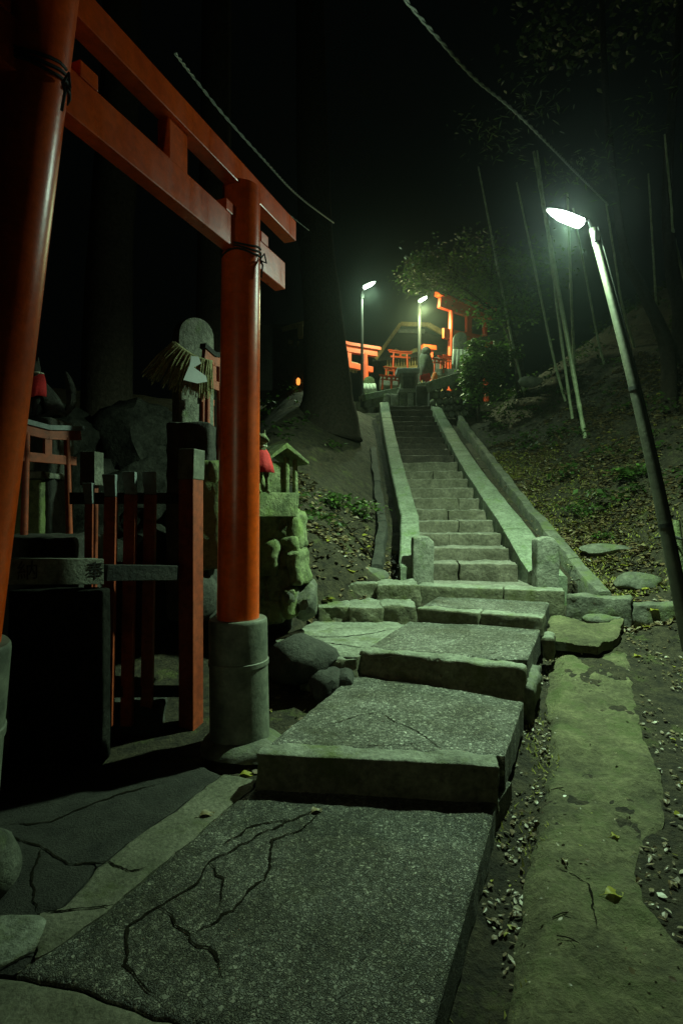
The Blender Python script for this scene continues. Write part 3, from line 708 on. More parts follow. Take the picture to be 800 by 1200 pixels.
# inscribed plank
pl = thing('inscribed_rail', 'pale stone rail carved with two dark characters beside the left pillar', 'rail', P(40, 685, 3.1))
q4 = [P(-50, 685, 2.86), P(122, 685, 3.42), P(122, 655, 3.42), P(-50, 655, 2.86)]
k = MB(); k.prism(q4, Vector((-.077, .064, 0))); k.build('board', 'granite', pl, bevel=.005)
k = MB(); k.bar(P(123, 671, 3.46), P(205, 671, 3.8), .07, .10); k.build('dark_rail', 'blackwood', pl, bevel=.004)
def text(s_, c, size, m, parent, name='lettering', rz=0, depth=.001):
    cu = bpy.data.curves.new(name, 'FONT'); cu.body = s_; cu.size = size; cu.align_x = 'CENTER'; cu.align_y = 'CENTER'; cu.extrude = depth; cu.resolution_u = 3
    cu.materials.append(M[m])
    to_ = bpy.data.objects.new('tmp', cu); C.objects.link(to_); dg_ = bpy.context.evaluated_depsgraph_get(); me = bpy.data.meshes.new_from_object(to_.evaluated_get(dg_)); bpy.data.objects.remove(to_)
    o = bpy.data.objects.new(name, me); C.objects.link(o); o.parent = parent
    o.location = Vector(c) - world_loc(parent); o.rotation_euler = (R(90), 0, rz); return o
text('納', P(33, 670, 3.1005), .115, 'ink', pl, rz=R(47)); text('奉', P(112, 670, 3.3785), .115, 'ink', pl, rz=R(47))
# dark tablet under the rail
tb = thing('stone_tablet', 'dark upright stone tablet with faint carving below the inscribed rail', 'stone tablet', (-1.55, 3.5, -.02))
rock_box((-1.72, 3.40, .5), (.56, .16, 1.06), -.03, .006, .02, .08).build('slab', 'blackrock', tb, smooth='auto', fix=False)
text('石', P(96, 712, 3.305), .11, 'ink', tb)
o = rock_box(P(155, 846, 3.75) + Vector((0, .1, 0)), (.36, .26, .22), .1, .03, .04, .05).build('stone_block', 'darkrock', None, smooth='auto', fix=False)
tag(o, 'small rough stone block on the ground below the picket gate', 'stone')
# pedestals and shrine pieces
ped = thing('stone_lantern', 'mossy square stone lantern beside the left torii pillar', 'stone lantern', P(38, 665, 4.2))
k = P(38, 600, 4.2)
rock_box((k.x, k.y, P(0, 600, 4.2).z - .03), (.24, .2, .56), 0, .008, .02, .05).build('shaft', 'mossy', ped, smooth='auto', fix=False)
rock_box((k.x, k.y, P(0, 558, 4.2).z), (.36, .3, .05), 0, .006, .015, .05).build('table_slab', 'granite', ped, smooth='auto', fix=False)
rock_box((k.x - .02, k.y, P(0, 543, 4.2).z + .01), (.12, .12, .14), 0, .006, .02, .04).build('lamp_box', 'granite', ped, smooth='auto', fix=False)
rock_box((k.x, k.y, P(0, 665, 4.2).z - .6), (.5, .42, 1.1), 0, .02, .03, .07).build('base', 'darkrock', ped, smooth='auto', fix=False)

def fox(label, base, s_, yaw, m='rock', flip=1):
    t = thing('fox_statue', label, 'fox statue', base)
    B_ = Vector(base); Mx = Matrix.Rotation(yaw, 3, 'Z')
    T = lambda x, y, z: Mx @ (Vector((x, y, z)) * s_)
    J_ = {'pel': (T(0, .20, .20), .17), 'hip': (T(0, .12, .34), .15), 'chest': (T(0, -.08, .52), .13), 'neck': (T(0, -.13, .72), .075),
          'head': (T(0, -.16, .86), .085), 'brow': (T(0, -.22, .87), .07), 'muz': (T(0, -.34, .83), .035), 'tip': (T(0, -.39, .82), .02),
          'eL': (T(-.05, -.13, .95), .028), 'eL2': (T(-.065, -.13, 1.03), .008), 'eR': (T(.05, -.13, .95), .028), 'eR2': (T(.065, -.13, 1.03), .008),
          'sL': (T(-.08, -.14, .40), .055), 'fL': (T(-.08, -.18, .18), .035), 'pL': (T(-.08, -.20, .02), .035), 'qL': (T(-.08, -.27, .015), .03),
          'sR': (T(.08, -.14, .40), .055), 'fR': (T(.08, -.18, .18), .035), 'pR': (T(.08, -.20, .02), .035), 'qR': (T(.08, -.27, .015), .03),
          'hL': (T(-.14, .10, .14), .09), 'kL': (T(-.15, -.02, .06), .045), 'lL': (T(-.15, -.12, .02), .03),
          'hR': (T(.14, .10, .14), .09), 'kR': (T(.15, -.02, .06), .045), 'lR': (T(.15, -.12, .02), .03),
          't1': (T(0, .36, .14), .05), 't2': (T(.04, .46, .32), .085), 't3': (T(.05, .46, .56), .10), 't4': (T(.04, .40, .78), .06), 't5': (T(.02, .36, .90), .015)}
    names = list(J_); E_ = [('pel', 'hip'), ('hip', 'chest'), ('chest', 'neck'), ('neck', 'head'), ('head', 'brow'), ('brow', 'muz'), ('muz', 'tip'), ('head', 'eL'), ('eL', 'eL2'), ('head', 'eR'), ('eR', 'eR2'),
         ('chest', 'sL'), ('sL', 'fL'), ('fL', 'pL'), ('pL', 'qL'), ('chest', 'sR'), ('sR', 'fR'), ('fR', 'pR'), ('pR', 'qR'), ('pel', 'hL'), ('hL', 'kL'), ('kL', 'lL'), ('pel', 'hR'), ('hR', 'kR'), ('kR', 'lR'),
         ('pel', 't1'), ('t1', 't2'), ('t2', 't3'), ('t3', 't4'), ('t4', 't5')]
    me = bpy.data.meshes.new('fox_body'); me.from_pydata([J_[n_][0] for n_ in names], [(names.index(a), names.index(b)) for a, b in E_], [])
    o = bpy.data.objects.new('body', me); C.objects.link(o); o.parent = t; me.materials.append(M[m])
    sk = o.modifiers.new('skin', 'SKIN'); o.modifiers.new('sub', 'SUBSURF').levels = 2; o.modifiers['sub'].render_levels = 2
    for i, n_ in enumerate(names):
        r_ = J_[n_][1] * s_; me.skin_vertices[0].data[i].radius = (r_, r_)
    me.skin_vertices[0].data[0].use_root = True
    k = MB(); ring = []; n_ = 20; vs = []; fs = []
    for j, (rr, zz, dy) in enumerate(((.085, .76, -.12), (.15, .64, -.14), (.19, .48, -.16), (.21, .36, -.18))):
        for i in range(n_):
            a = R(-200 + 220 * i / (n_ - 1)); rip = 1 + .06 * math.sin(i * 2.3) * j / 3
            vs.append(T(rr * rip * math.cos(a), dy + rr * rip * math.sin(a) + .05, zz - (.03 if 4 < i < 15 else 0) * j / 3) + B_)
    for j in range(3):
        for i in range(n_ - 1): fs.append((j * n_ + i, j * n_ + i + 1, (j + 1) * n_ + i + 1, (j + 1) * n_ + i))
    k.add(vs, fs); bo = k.build('bib', 'cloth', t, smooth=True); sd = bo.modifiers.new('th', 'SOLIDIFY'); sd.thickness = .012 * s_
    k = MB(); k.tube([T(.088 * math.cos(a), -.115 + .088 * math.sin(a), .765) + B_ for a in [i * 2 * math.pi / 20 for i in range(21)]], .018 * s_, 8); k.build('collar', 'white', t, smooth=True)
    return t
fox('stone fox statue in a red bib with white collar above the small roofed torii', P(52, 492, 4.35), .46, R(-35), 'darkrock')
k = P(52, 492, 4.35); o = rock_box((k.x, k.y, k.z - .75), (.3, .36, 1.5), 0, .02, .03, .07).build('fox_pedestal', 'darkrock', None, smooth='auto', fix=False)
tag(o, 'dark rough stone pedestal under the fox with red bib and white collar', 'pedestal')
torii('small red torii with grey roof board beside the left pillar', P(56, 625, 3.95), .33, .76, R(62), 'vermold', roof='roofgrey', r=.022)
k = P(56, 625, 3.95); o = rock_box((k.x, k.y, k.z - .66), (.62, .5, 1.3), 0, .02, .03, .07).build('stone_plinth', 'darkrock', None, smooth='auto', fix=False)
tag(o, 'dark stone plinth carrying the small torii with the grey roof', 'plinth')

mound = [(-3.4, 5.6, .9, .8, .9), (-2.6, 5.3, .7, .6, .8), (-1.9, 5.5, .6, .5, .75), (-3.0, 6.3, .9, .7, 1.5), (-2.2, 6.4, .8, .6, 1.4), (-1.4, 6.2, .55, .5, 1.1), (-3.8, 6.9, 1.0, .8, 2.2), (-2.7, 7.3, 1.0, .7, 2.2), (-1.7, 7.2, .8, .6, 1.9), (-4.6, 6.0, 1.0, .8, 1.6), (-1.0, 6.9, .5, .5, 1.3), (-4.2, 4.9, .8, .6, .7)]
rm_ = thing('rock_mound', 'dark craggy rock mound rising behind the fenced shrine plot', 'rock mound', (-2.6, 6, 0))
for i, (x, y, rx, ry, z) in enumerate(mound):
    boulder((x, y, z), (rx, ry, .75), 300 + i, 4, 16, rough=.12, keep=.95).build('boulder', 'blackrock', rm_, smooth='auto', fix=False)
# stone tablet with straw fringe
ot = thing('memorial_stone', 'round topped standing stone hung with a straw rope fringe and paper streamer', 'standing stone', P(228, 640, 4.6))
def tablet(parent, u, vt, vb, Y, w_, th, m, name='tablet', zb=None, yaw=0):
    top = P(u, vt, Y).z; bot = P(u, vb, Y).z if zb is None else zb; x = P(u, 0, Y).x
    pts = []; n_ = 14; hw = w_ / 2; r_ = hw * 1.1
    pts.append((-hw, bot)); 
    for i in range(n_ + 1):
        a = math.pi * (1 - i / n_); pts.append((hw * math.cos(a), top - r_ + r_ * math.sin(a) ** .8 + (.02 * math.cos(a))))
    pts.append((hw * .98, bot))
    cy, sy = math.cos(yaw), math.sin(yaw)
    k = MB(); k.prism([Vector((x + px * cy, Y + px * sy, pz)) for px, pz in pts], Vector((-sy * th, cy * th, 0)))
    return k.build(name, m, parent, bevel=.012, smooth='auto')
tablet(ot, 231, 372, 640, 4.75, .34, .12, 'granite', yaw=.8)
k = MB(); random.seed(11)
ra, rb = P(204, 401, 4.30), P(249, 424, 4.42)
k.tube([ra + (rb - ra) * t_ + Vector((0, 0, -.03 * math.sin(t_ * math.pi))) for t_ in [i / 10 for i in range(11)]], .012, 8)
k.build('straw_rope', 'straw', ot, smooth=True)
k = MB()
for i in range(260):
    t_ = random.random(); a = ra + (rb - ra) * t_ + Vector((0, -.015 + random.uniform(-.02, .02), -.03 * math.sin(t_ * math.pi)))
    L_ = random.uniform(.24, .36) * (1.1 - .2 * t_); sw = -.62 * (1 - t_) + .02 + random.uniform(-.12, .12)
    b = a + Vector((sw * L_, random.uniform(-.04, .0), -L_ * (.72 + .28 * t_)))
    k.tube([a, (a + b) / 2 + Vector((0, -.012, .015)), b], [.0045, .0045, .0025], 4)
fr = k.build('straw_fringe', 'straw', ot); fr['kind'] = 'stuff'
q = P(230, 431, 4.12)
k = MB()
def pz(x, z): return q + Vector((x * .0067 * 1.1, x * .0067 * 1.1, -z * .0067))
k.prism([pz(-4, -12), pz(2, -13), pz(4, -6), pz(0, -2), pz(-2, 0), pz(8, 7), pz(9, 13), pz(1, 17), pz(-10, 16), pz(-7, 5), pz(-5, -2)], (-.003, .003, 0)); k.build('paper_streamer', 'paper', ot)
k = MB(); k.box(P(221, 451, 4.4), (.06, .04, .025), 0, 0, .4); k.box(P(230, 456, 4.4), (.05, .04, .03), 0, 0, .4); k.build('bib_edge', 'cloth', ot)
o = rock_box(P(222, 560, 4.5) + Vector((0, .1, -.35)), (.36, .3, 1.6), 0, .02, .03, .07).build('stone_plinth', 'darkrock', None, smooth='auto', fix=False)
tag(o, 'tall dark plinth under the fringed standing stone', 'plinth')
# red votive torii stacked to its right
torii('narrow red torii leaning between the fringed stone and the torii pillar', P(250, 536, 4.60), .18, .86, R(70), 'vermold', r=.021, roof='blackwood')
torii('slim orange torii directly behind the narrow leaning red one', P(243, 528, 4.85), .14, .62, R(70), 'vermold', r=.019)
o = rock_box(P(246, 560, 4.45) + Vector((0, .0, -.30)), (.18, .24, .85), .2, .02, .03, .05).build('mossy_block', 'mossy', None, smooth='auto', fix=False)
tag(o, 'mossy green stone block under the slim orange torii', 'stone')
o = boulder(P(251, 552, 4.3), (.06, .06, .1), 5, 2).build('small_stone', 'mossy', None, smooth='auto', fix=False)
tag(o, 'small rounded mossy stone tucked left of the right torii pillar', 'stone')

# ---------------------------------------------------------------- mossy rock wall with stone hut right of the pillar
rw = thing('rock_wall', 'mossy boulder retaining wall just right of the torii pillar', 'rock wall', (-.55, 5.3, .3))
random.seed(5)
for (u, v, ru, rv) in ((306, 622, 17, 22), (330, 612, 14, 16), (347, 622, 9, 20), (312, 655, 18, 20), (338, 648, 15, 18), (350, 665, 8, 20), (304, 690, 15, 20), (330, 683, 14, 20), (318, 716, 16, 16), (341, 706, 9, 17),
                        (290, 640, 16, 24), (290, 680, 16, 24), (296, 715, 14, 18)):
    Y = 5.15 + random.uniform(-.06, .1); c = P(u, v, Y); k = Y / F
    rock_box((c.x, c.y + .06, c.z), (ru * k * 2.15, .34, rv * k * 2.1), random.uniform(-.25, .45), .035, .05, .035, tilt=(random.uniform(-.12, .12), random.uniform(-.15, .15)), freq=5).build('stone', 'mossy', rw, smooth='auto', fix=False)
rock_box(P(322, 640, 5.5) + Vector((-.1, .1, -.2)), (.5, .3, 1.3), 0, .03, .03, .1).build('core', 'darkrock', rw, smooth='auto', fix=False)
hut = thing('stone_shrine', 'small mossy stone shrine with pitched roof on the boulder wall', 'stone shrine', P(320, 604, 5.1))
def blk(parent, name, u0, u1, v0, v1, Y, d, m='mossy', yaw=0, amp=.006, seg=.06, rad=.012):
    a, b = P(u0, v0, Y), P(u1, v1, Y); return rock_box(((a.x + b.x) / 2, Y + d / 2, (a.z + b.z) / 2), (b.x - a.x, d, a.z - b.z), yaw, amp, rad, seg).build(name, m, parent, smooth='auto', fix=False)
blk(hut, 'platform_slab', 296, 342, 577, 606, 4.95, .5)
blk(hut, 'left_post', 333, 338, 534, 580, 5.0, .05)
blk(hut, 'right_post', 343.5, 348, 536, 590, 5.0, .05)
blk(hut, 'front_sill', 333, 348, 577, 592, 4.99, .06)
blk(hut, 'side_wall', 314, 335, 541, 578, 5.03, .32, 'mossy')
blk(hut, 'support_leg', 339, 347, 590, 640, 4.98, .07)
blk(hut, 'bell', 338.5, 343, 540, 570, 5.06, .04, 'darkrock')
rl, rr_, ap = P(310, 536, 4.95), P(357, 538, 4.95), P(331, 517, 4.95)
k = MB(); d_ = Vector((0, .42, 0))
k.prism([rl, ap, rr_, rr_ + Vector((0, 0, -.03)), ap + Vector((0, 0, -.05)), rl + Vector((0, 0, -.03))], d_); k.build('roof', 'mossy', hut, bevel=.006)
fox('small mossy fox statue in a red bib beside the stone shrine', P(302, 578, 4.75), .52, R(35), 'mossy')
for (u, v, ru, rv, Y, lab) in ((358, 703, 17, 26, 5.3, 'angular boulder at the foot of the mossy rock wall'), (340, 700, 12, 17, 5.2, 'small wedge shaped rock between the rock wall and the angular boulder'),
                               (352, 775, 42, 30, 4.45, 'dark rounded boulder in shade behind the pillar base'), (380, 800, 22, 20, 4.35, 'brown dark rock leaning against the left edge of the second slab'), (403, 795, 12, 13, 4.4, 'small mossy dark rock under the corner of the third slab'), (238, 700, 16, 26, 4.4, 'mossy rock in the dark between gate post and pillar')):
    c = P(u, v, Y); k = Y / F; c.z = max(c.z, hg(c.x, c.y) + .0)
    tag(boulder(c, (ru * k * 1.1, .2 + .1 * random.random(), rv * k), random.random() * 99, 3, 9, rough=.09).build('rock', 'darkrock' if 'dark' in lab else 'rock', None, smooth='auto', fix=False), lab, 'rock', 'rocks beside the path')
o = boulder(P(430, 675, 6.9), (.29, .22, .12), 44, 3, 6).build('rock', 'rock', None, smooth='auto', fix=False)
tag(o, 'smooth rounded rock on the stone row left of the stair post', 'rock', 'rocks beside the path')
o = boulder(P(-14, 1015, 2.2), (.11, .12, .15), 3, 3, 5).build('rock', 'rock', None, smooth='auto', fix=False)
tag(o, 'rounded mossy stone at the left edge of the paving', 'rock', 'rocks beside the path')
o = boulder(P(10, 1100, 1.98), (.14, .15, .045), 8, 3, 5).build('rock', 'kerb', None, smooth='auto', fix=False)
tag(o, 'low flat rock sunk in the paving at the left edge', 'rock', 'rocks beside the path')
for (u, v, Y, r3, lab) in ((712, 602, 7.6, (.38, .16, .09), 'long flat mossy stone half way up the right bank'), (715, 672, 5.9, (.30, .18, .09), 'pale flat stone just right of the outer kerb'), (690, 657, 6.4, (.14, .1, .07), 'small broken stone behind the right stair post'),
                           (748, 640, 6.6, (.3, .2, .13), 'dark rock in the shade near the leaning pole'), (650, 600, 8.2, (.16, .12, .07), 'small stone beside the outer kerb of the stair'), (621, 447, 13, (.28, .2, .14), 'pale rock high on the dark slope below the bamboo')):
    c = P(u, v, Y); c.z = min(c.z, hg(c.x, c.y) + .03) if v > 500 else c.z
    tag(boulder(c, r3, random.random() * 99, 3, 8).build('rock', 'rock', None, smooth='auto', fix=False), lab, 'rock', 'rocks on the right bank')

hut.location.x -= .05; hut.rotation_euler = (0, 0, .62); hut.scale = (1.18, 1.0, 1.0)
# ---------------------------------------------------------------- street lamps
def street_lamp(label, base, top, r0, r1, arm, head, hl, glow, tilt, bend=0, flange=True, polem='pole', hs=1.0):
    t = thing('street_lamp', label, 'street lamp', base, 'street lamps')
    b_, tp = Vector(base), Vector(top); n_ = 14
    pts = [b_ + (tp - b_) * (i / n_) + Vector((bend * math.sin(i / n_ * math.pi), 0, 0)) for i in range(n_ + 1)]
    k = MB(); k.tube(pts, [r0 + (r1 - r0) * i / n_ for i in range(n_ + 1)], 16); k.build('pole', polem, t, smooth='auto')
    k = MB(); k.tube([tp + Vector((0, 0, -.04 * hs)), tp + (Vector(arm) - tp) * .5 + Vector((0, 0, .05 * hs)), Vector(arm)], .014 * hs, 8); k.build('arm', 'metal', t, smooth=True)
    h0, h1 = Vector(head[0]), Vector(head[1]); d = h1 - h0; side = Vector((-d.y, d.x, 0)).normalized()
    k = MB()
    W = .085 * hs; H = .05 * hs
    for (tt, ww, hh) in ((0, .55, .4),): pass
    vs = []; prof = [(0, .45, .5), (.06, .75, .8), (.2, .85, .85), (.6, .85, .8), (.88, .5, .55), (1, .28, .3)]
    for tt, ww, hh in prof:
        c = h0 + d * tt
        for a in range(9):
            an = math.pi * a / 8; vs.append(c + side * math.cos(an) * W * ww + Vector((0, 0, 1)) * math.sin(an) * H * hh)
    fs = [(i * 9 + a, i * 9 + a + 1, (i + 1) * 9 + a + 1, (i + 1) * 9 + a) for i in range(5) for a in range(8)]
    k.add(vs, fs); ho = k.build('housing', 'lampshell', t, smooth=True); s2 = ho.modifiers.new('th', 'SOLIDIFY'); s2.thickness = .006
    k = MB(); vs = []
    prof = [(.04, .3, .3), (.1, .8, .8), (.2, .82, .85), (.6, .82, .8), (.85, .48, .5), (.95, .2, .25)]
    for tt, ww, hh in prof:
        c = h0 + d * tt - Vector((0, 0, .002))
        for a in range(9):
            an = math.pi * a / 8; vs.append(c + side * math.cos(an) * W * ww - Vector((0, 0, 1)) * math.sin(an) * H * 1.1 * hh)
    k.add(vs, fs); k.build('lamp_cover', glow, t, smooth=True)
    k = MB(); k.box(tp + Vector((.02, -.02, -.09 * hs)), (.05 * hs, .06 * hs, .10 * hs)); k.build('junction_box', 'metal', t, bevel=.004)
    return t
ptop = P(694, 268, 5.25)
pb = P(808, 776, 5.1); pb.z = hg(pb.x, pb.y) - .05
street_lamp('tall leaning street lamp glaring white green at upper right', pb, ptop, .060, .034, P(684, 260, 5.25), (P(684, 262, 5.25), P(640, 245, 5.22)), 0, 'glow', 0, bend=.05)
near_lamp = C.objects['street_lamp']
for f_ in (.30, .62, .965):
    c_ = Vector(pb) + (ptop - Vector(pb)) * f_ + Vector((.05 * math.sin(f_ * math.pi), 0, 0)); rr_2 = .060 - .026 * f_ + .004
    k = MB(); d_ = (ptop - Vector(pb)).normalized(); k.tube([c_ - d_ * .018, c_ + d_ * .018], rr_2, 16); k.build('band', 'metal', near_lamp, smooth='auto')
k = MB(); n_ = 16; k.tube([Vector(pb) + (ptop - Vector(pb)) * (i / n_) + Vector((.05 * math.sin(i / n_ * math.pi) + .060 - .026 * i / n_, -.03, 0)) for i in range(n_ + 1)], .008, 6); k.build('conduit', 'metal', near_lamp, smooth=True)
b2 = P(424, 462, 17.3); street_lamp('distant street lamp on a dark pole left of the stair top', b2 - Vector((0, 0, .4)), P(424, 342, 17.3), .05, .035, P(427, 336, 17.25), (P(425, 337, 17.25), P(440, 330, 17.2)), 0, 'glowfar', 0, polem='metal', hs=1.5)
b3 = P(491, 440, 20.5); street_lamp('distant street lamp in front of the shrine roof at the stair top', b3 - Vector((0, 0, .8)), P(491, 356, 20.5), .08, .06, P(492, 352, 20.4), (P(490, 353, 20.4), P(501, 347, 20.3)), 0, 'glowfar', 0, polem='metal', hs=1.4)
# lamp on the path behind the photographer
street_lamp('street lamp on a straight pole further down the path', (BEHIND.x - .35, BEHIND.y - .1, -.4), (BEHIND.x - .3, BEHIND.y - .1, 2.9), .05, .04, BEHIND + Vector((-.12, -.02, .13)), (BEHIND + Vector((-.16, 0, .10)), BEHIND + Vector((.22, .02, .10))), 0, 'glowfar', 0, polem='metal')
# second short stake strapped by the leaning pole
tp_ = thing('stake', 'short mossy wooden stake strapped to the leaning lamp pole', 'stake', P(800, 740, 5.3))
k = MB(); k.tube([P(806, 745, 5.35), P(790, 610, 5.5)], [.05, .045], 12); k.build('shaft', 'mossy', tp_, smooth='auto')
k = MB(); c = P(782, 630, 5.36)
k.tube([c + Vector((.11 * math.cos(a), .12 * math.sin(a), .012 * math.sin(2 * a))) for a in [i * 2 * math.pi / 24 for i in range(25)]], .008, 6); k.build('strap', 'metal', tp_, smooth=True)

# ---------------------------------------------------------------- overhead cables
def cable(label, pts, r, tw=.014, pitch=.28):
    P3 = [Vector(p) for p in pts]; dense = []
    for a, b in zip(P3, P3[1:]):
        n_ = max(2, int((b - a).length / .035)); dense += [a + (b - a) * i / n_ for i in range(n_)]
    dense.append(P3[-1]); k = MB(); s_ = 0
    for ph in (0, math.pi):
        q = []; s_ = 0
        for i, p in enumerate(dense):
            if i: s_ += (p - dense[i - 1]).length
            a = s_ / pitch * 2 * math.pi + ph; q.append(p + Vector((math.cos(a) * tw * .6, 0, math.sin(a) * tw)))
        k.tube(q, r, 6)
    return tag(k.build('overhead_cable', 'cable', None, smooth=True), label, 'cable')
def curve(pts, n=6):
    out = []
    for i in range(len(pts) - 1):
        p0, p1, p2, p3 = (Vector(pts[max(0, min(len(pts) - 1, i + j))]) for j in (-1, 0, 1, 2))
        for k in range(n):
            t = k / n; out.append(.5 * ((2 * p1) + (p2 - p0) * t + (2 * p0 - 5 * p1 + 4 * p2 - p3) * t * t + (3 * p1 - p0 - 3 * p2 + p3) * t ** 3))
    out.append(Vector(pts[-1])); return out
cable('pale twisted overhead cable running down towards the bright street lamp', curve([P(430, -60, 4.0), P(475, 0, 4.6), P(515, 47, 5.1), P(556, 92, 5.7), P(600, 128, 6.4), P(643, 170, 7.2), P(672, 200, 8.6), P(712, 240, 11.3)]), .009)
cable('pale twisted overhead cable sagging behind the torii top', curve([P(205, 62, 5.0), P(228, 92, 5.6), P(265, 138, 6.2), P(310, 188, 7.0), P(350, 230, 8.8), P(391, 261, 12.1)]), .008, .012)
cable('thin dark cable running just above the torii end', curve([P(290, 205, 6.0), P(325, 240, 6.8), P(362, 270, 7.8)]), .004, .004)

# ---------------------------------------------------------------- plants
def leaves(mb, c, rad, n, size, rnd, clumps=10, spread=.33, flat=.5, nm=1, long=1.7):
    c = Vector(c); cl = []
    for _ in range(clumps):
        d = Vector((rnd.gauss(0, 1), rnd.gauss(0, 1), rnd.gauss(0, 1))).normalized() * rnd.uniform(.35, 1) ** .6
        cl.append((Vector((d.x * rad[0], d.y * rad[1], d.z * rad[2])) + c, rnd.uniform(.6, 1.3)))
    for i in range(n):
        cc, k = cl[rnd.randrange(clumps)]
        p = cc + Vector((rnd.gauss(0, 1) * rad[0], rnd.gauss(0, 1) * rad[1], rnd.gauss(0, .7) * rad[2])) * spread * k
        a = rnd.uniform(0, 6.28); t = Vector((math.cos(a), math.sin(a), rnd.uniform(-.7, .3))).normalized()
        nrm = Vector((rnd.gauss(0, flat), rnd.gauss(0, flat), 1)); s_ = t.cross(nrm).normalized()
        L_ = size * rnd.uniform(.6, 1.3); W_ = L_ / long * .5
        mb.cur = rnd.randrange(nm)
        mb.add([p, p + t * L_ * .45 + s_ * W_, p + t * L_ + Vector((0, 0, -.1 * L_)), p + t * L_ * .45 - s_ * W_], [(0, 1, 2, 3)])
    mb.cur = 0
def broad_tree(label, base, trunk, crowns, n, size, seed, name='broadleaf_tree', group='trees', mats=('leafg', 'leafg2'), bark='bark'):
    rnd = random.Random(seed); t = thing(name, label, 'tree', base, group)
    k = MB(); k.tube(trunk[0], trunk[1], 12); k.build('trunk', bark, t, smooth=True)
    k = MB(); top = Vector(trunk[0][-1])
    for c, r_, _ in crowns:
        c = Vector(c); mid = (top + c) / 2 + Vector((rnd.uniform(-.3, .3), rnd.uniform(-.3, .3), rnd.uniform(0, .3)))
        k.tube([top, mid, c], [trunk[1][-1] * .6, trunk[1][-1] * .35, .012], 6)
        for _ in range(4):
            e = c + Vector((rnd.uniform(-1, 1) * r_[0], rnd.uniform(-1, 1) * r_[1], rnd.uniform(-1, 1) * r_[2])) * .8; k.tube([mid, (mid + e) / 2 + Vector((0, 0, .1)), e], [.03, .018, .006], 5)
    k.build('limbs', bark, t, smooth=True)
    k = MB()
    for c, r_, f in crowns: leaves(k, c, r_, int(n * f), size, rnd, clumps=12, nm=len(mats))
    o = k.build('crown', list(mats), t, fix=False); return t
# maple above the stair top
bt = P(612, 400, 15.5); bt.z = hg(bt.x, bt.y) - .2
broad_tree('broadleaf tree spreading bright green leaves over the stair top', bt,
           ([bt, bt + Vector((-.1, 0, 1.2)), bt + Vector((-.5, -.1, 2.2))], [.16, .13, .10]),
           [(P(487, 326, 18.0), (.55, .5, .6), .2), (P(520, 322, 14.5), (.8, .7, .45), .22), (P(578, 348, 15), (.9, .8, .7), .25), (P(560, 300, 15.5), (1.4, 1, .8), .2), (P(605, 330, 15), (1.0, .9, 1.1), .17)], 7000, .11, 3)
# shrub tumbling over the cobble wall
sh = P(560, 470, 15.2); sh.z = hg(sh.x, sh.y)
broad_tree('leafy bush spilling over the slope right of the cobble wall', sh, ([sh + Vector((0, 0, -.1)), sh + Vector((0, 0, .5))], [.05, .04]),
           [(P(553, 430, 14.9), (.25, .4, .35), .2), (P(566, 415, 15.2), (.45, .5, .4), .3), (P(573, 430, 15), (.45, .5, .4), .25), (P(555, 445, 15.2), (.3, .4, .3), .2), (P(566, 455, 14.8), (.45, .4, .45), .15), (P(590, 412, 15), (.35, .4, .3), .1)], 4200, .12, 9, name='bush', group='bushes', mats=('leafg', 'leafg2'))
for o in C.objects:
    if o.name.startswith('bush') and 'category' in o: o['category'] = 'bush'
def small_plant(label, u, v, Y, r_, n, size, seed, mats=('leafg2', 'leafg'), name='low_plant'):
    rnd = random.Random(seed); c = P(u, v, Y); gz = hg(c.x, c.y); t = thing(name, label, 'plant', (c.x, c.y, gz), 'low plants on the banks')
    k = MB()
    for i in range(10):
        a = rnd.uniform(0, 6.28); k.tube([Vector((c.x, c.y, gz)), Vector((c.x + math.cos(a) * r_ * .5, c.y + math.sin(a) * r_ * .5, gz + r_ * .6))], [.004, .002], 4)
    k.build('stems', 'leafg', t)
    k = MB(); leaves(k, (c.x, c.y, gz + r_ * .55), (r_, r_, r_ * .5), n, size, rnd, 12, nm=2); k.build('leaves', list(mats), t, fix=False); return t
small_plant('small leafy green plant on the lit part of the right bank', 682, 560, 8.6, .26, 420, .055, 1)
small_plant('low sprouting weeds above the long flat stone on the bank', 706, 578, 8.0, .14, 120, .05, 2)
small_plant('fern like plant left of the stair rail on the dark slope', 425, 600, 8.4, .30, 260, .10, 4)
small_plant('drooping dark plant on the left slope above the leaf litter', 395, 615, 8.0, .22, 160, .09, 6)
small_plant('tuft of weeds on the dark bank near the leaning pole', 742, 530, 8.8, .3, 260, .09, 8)

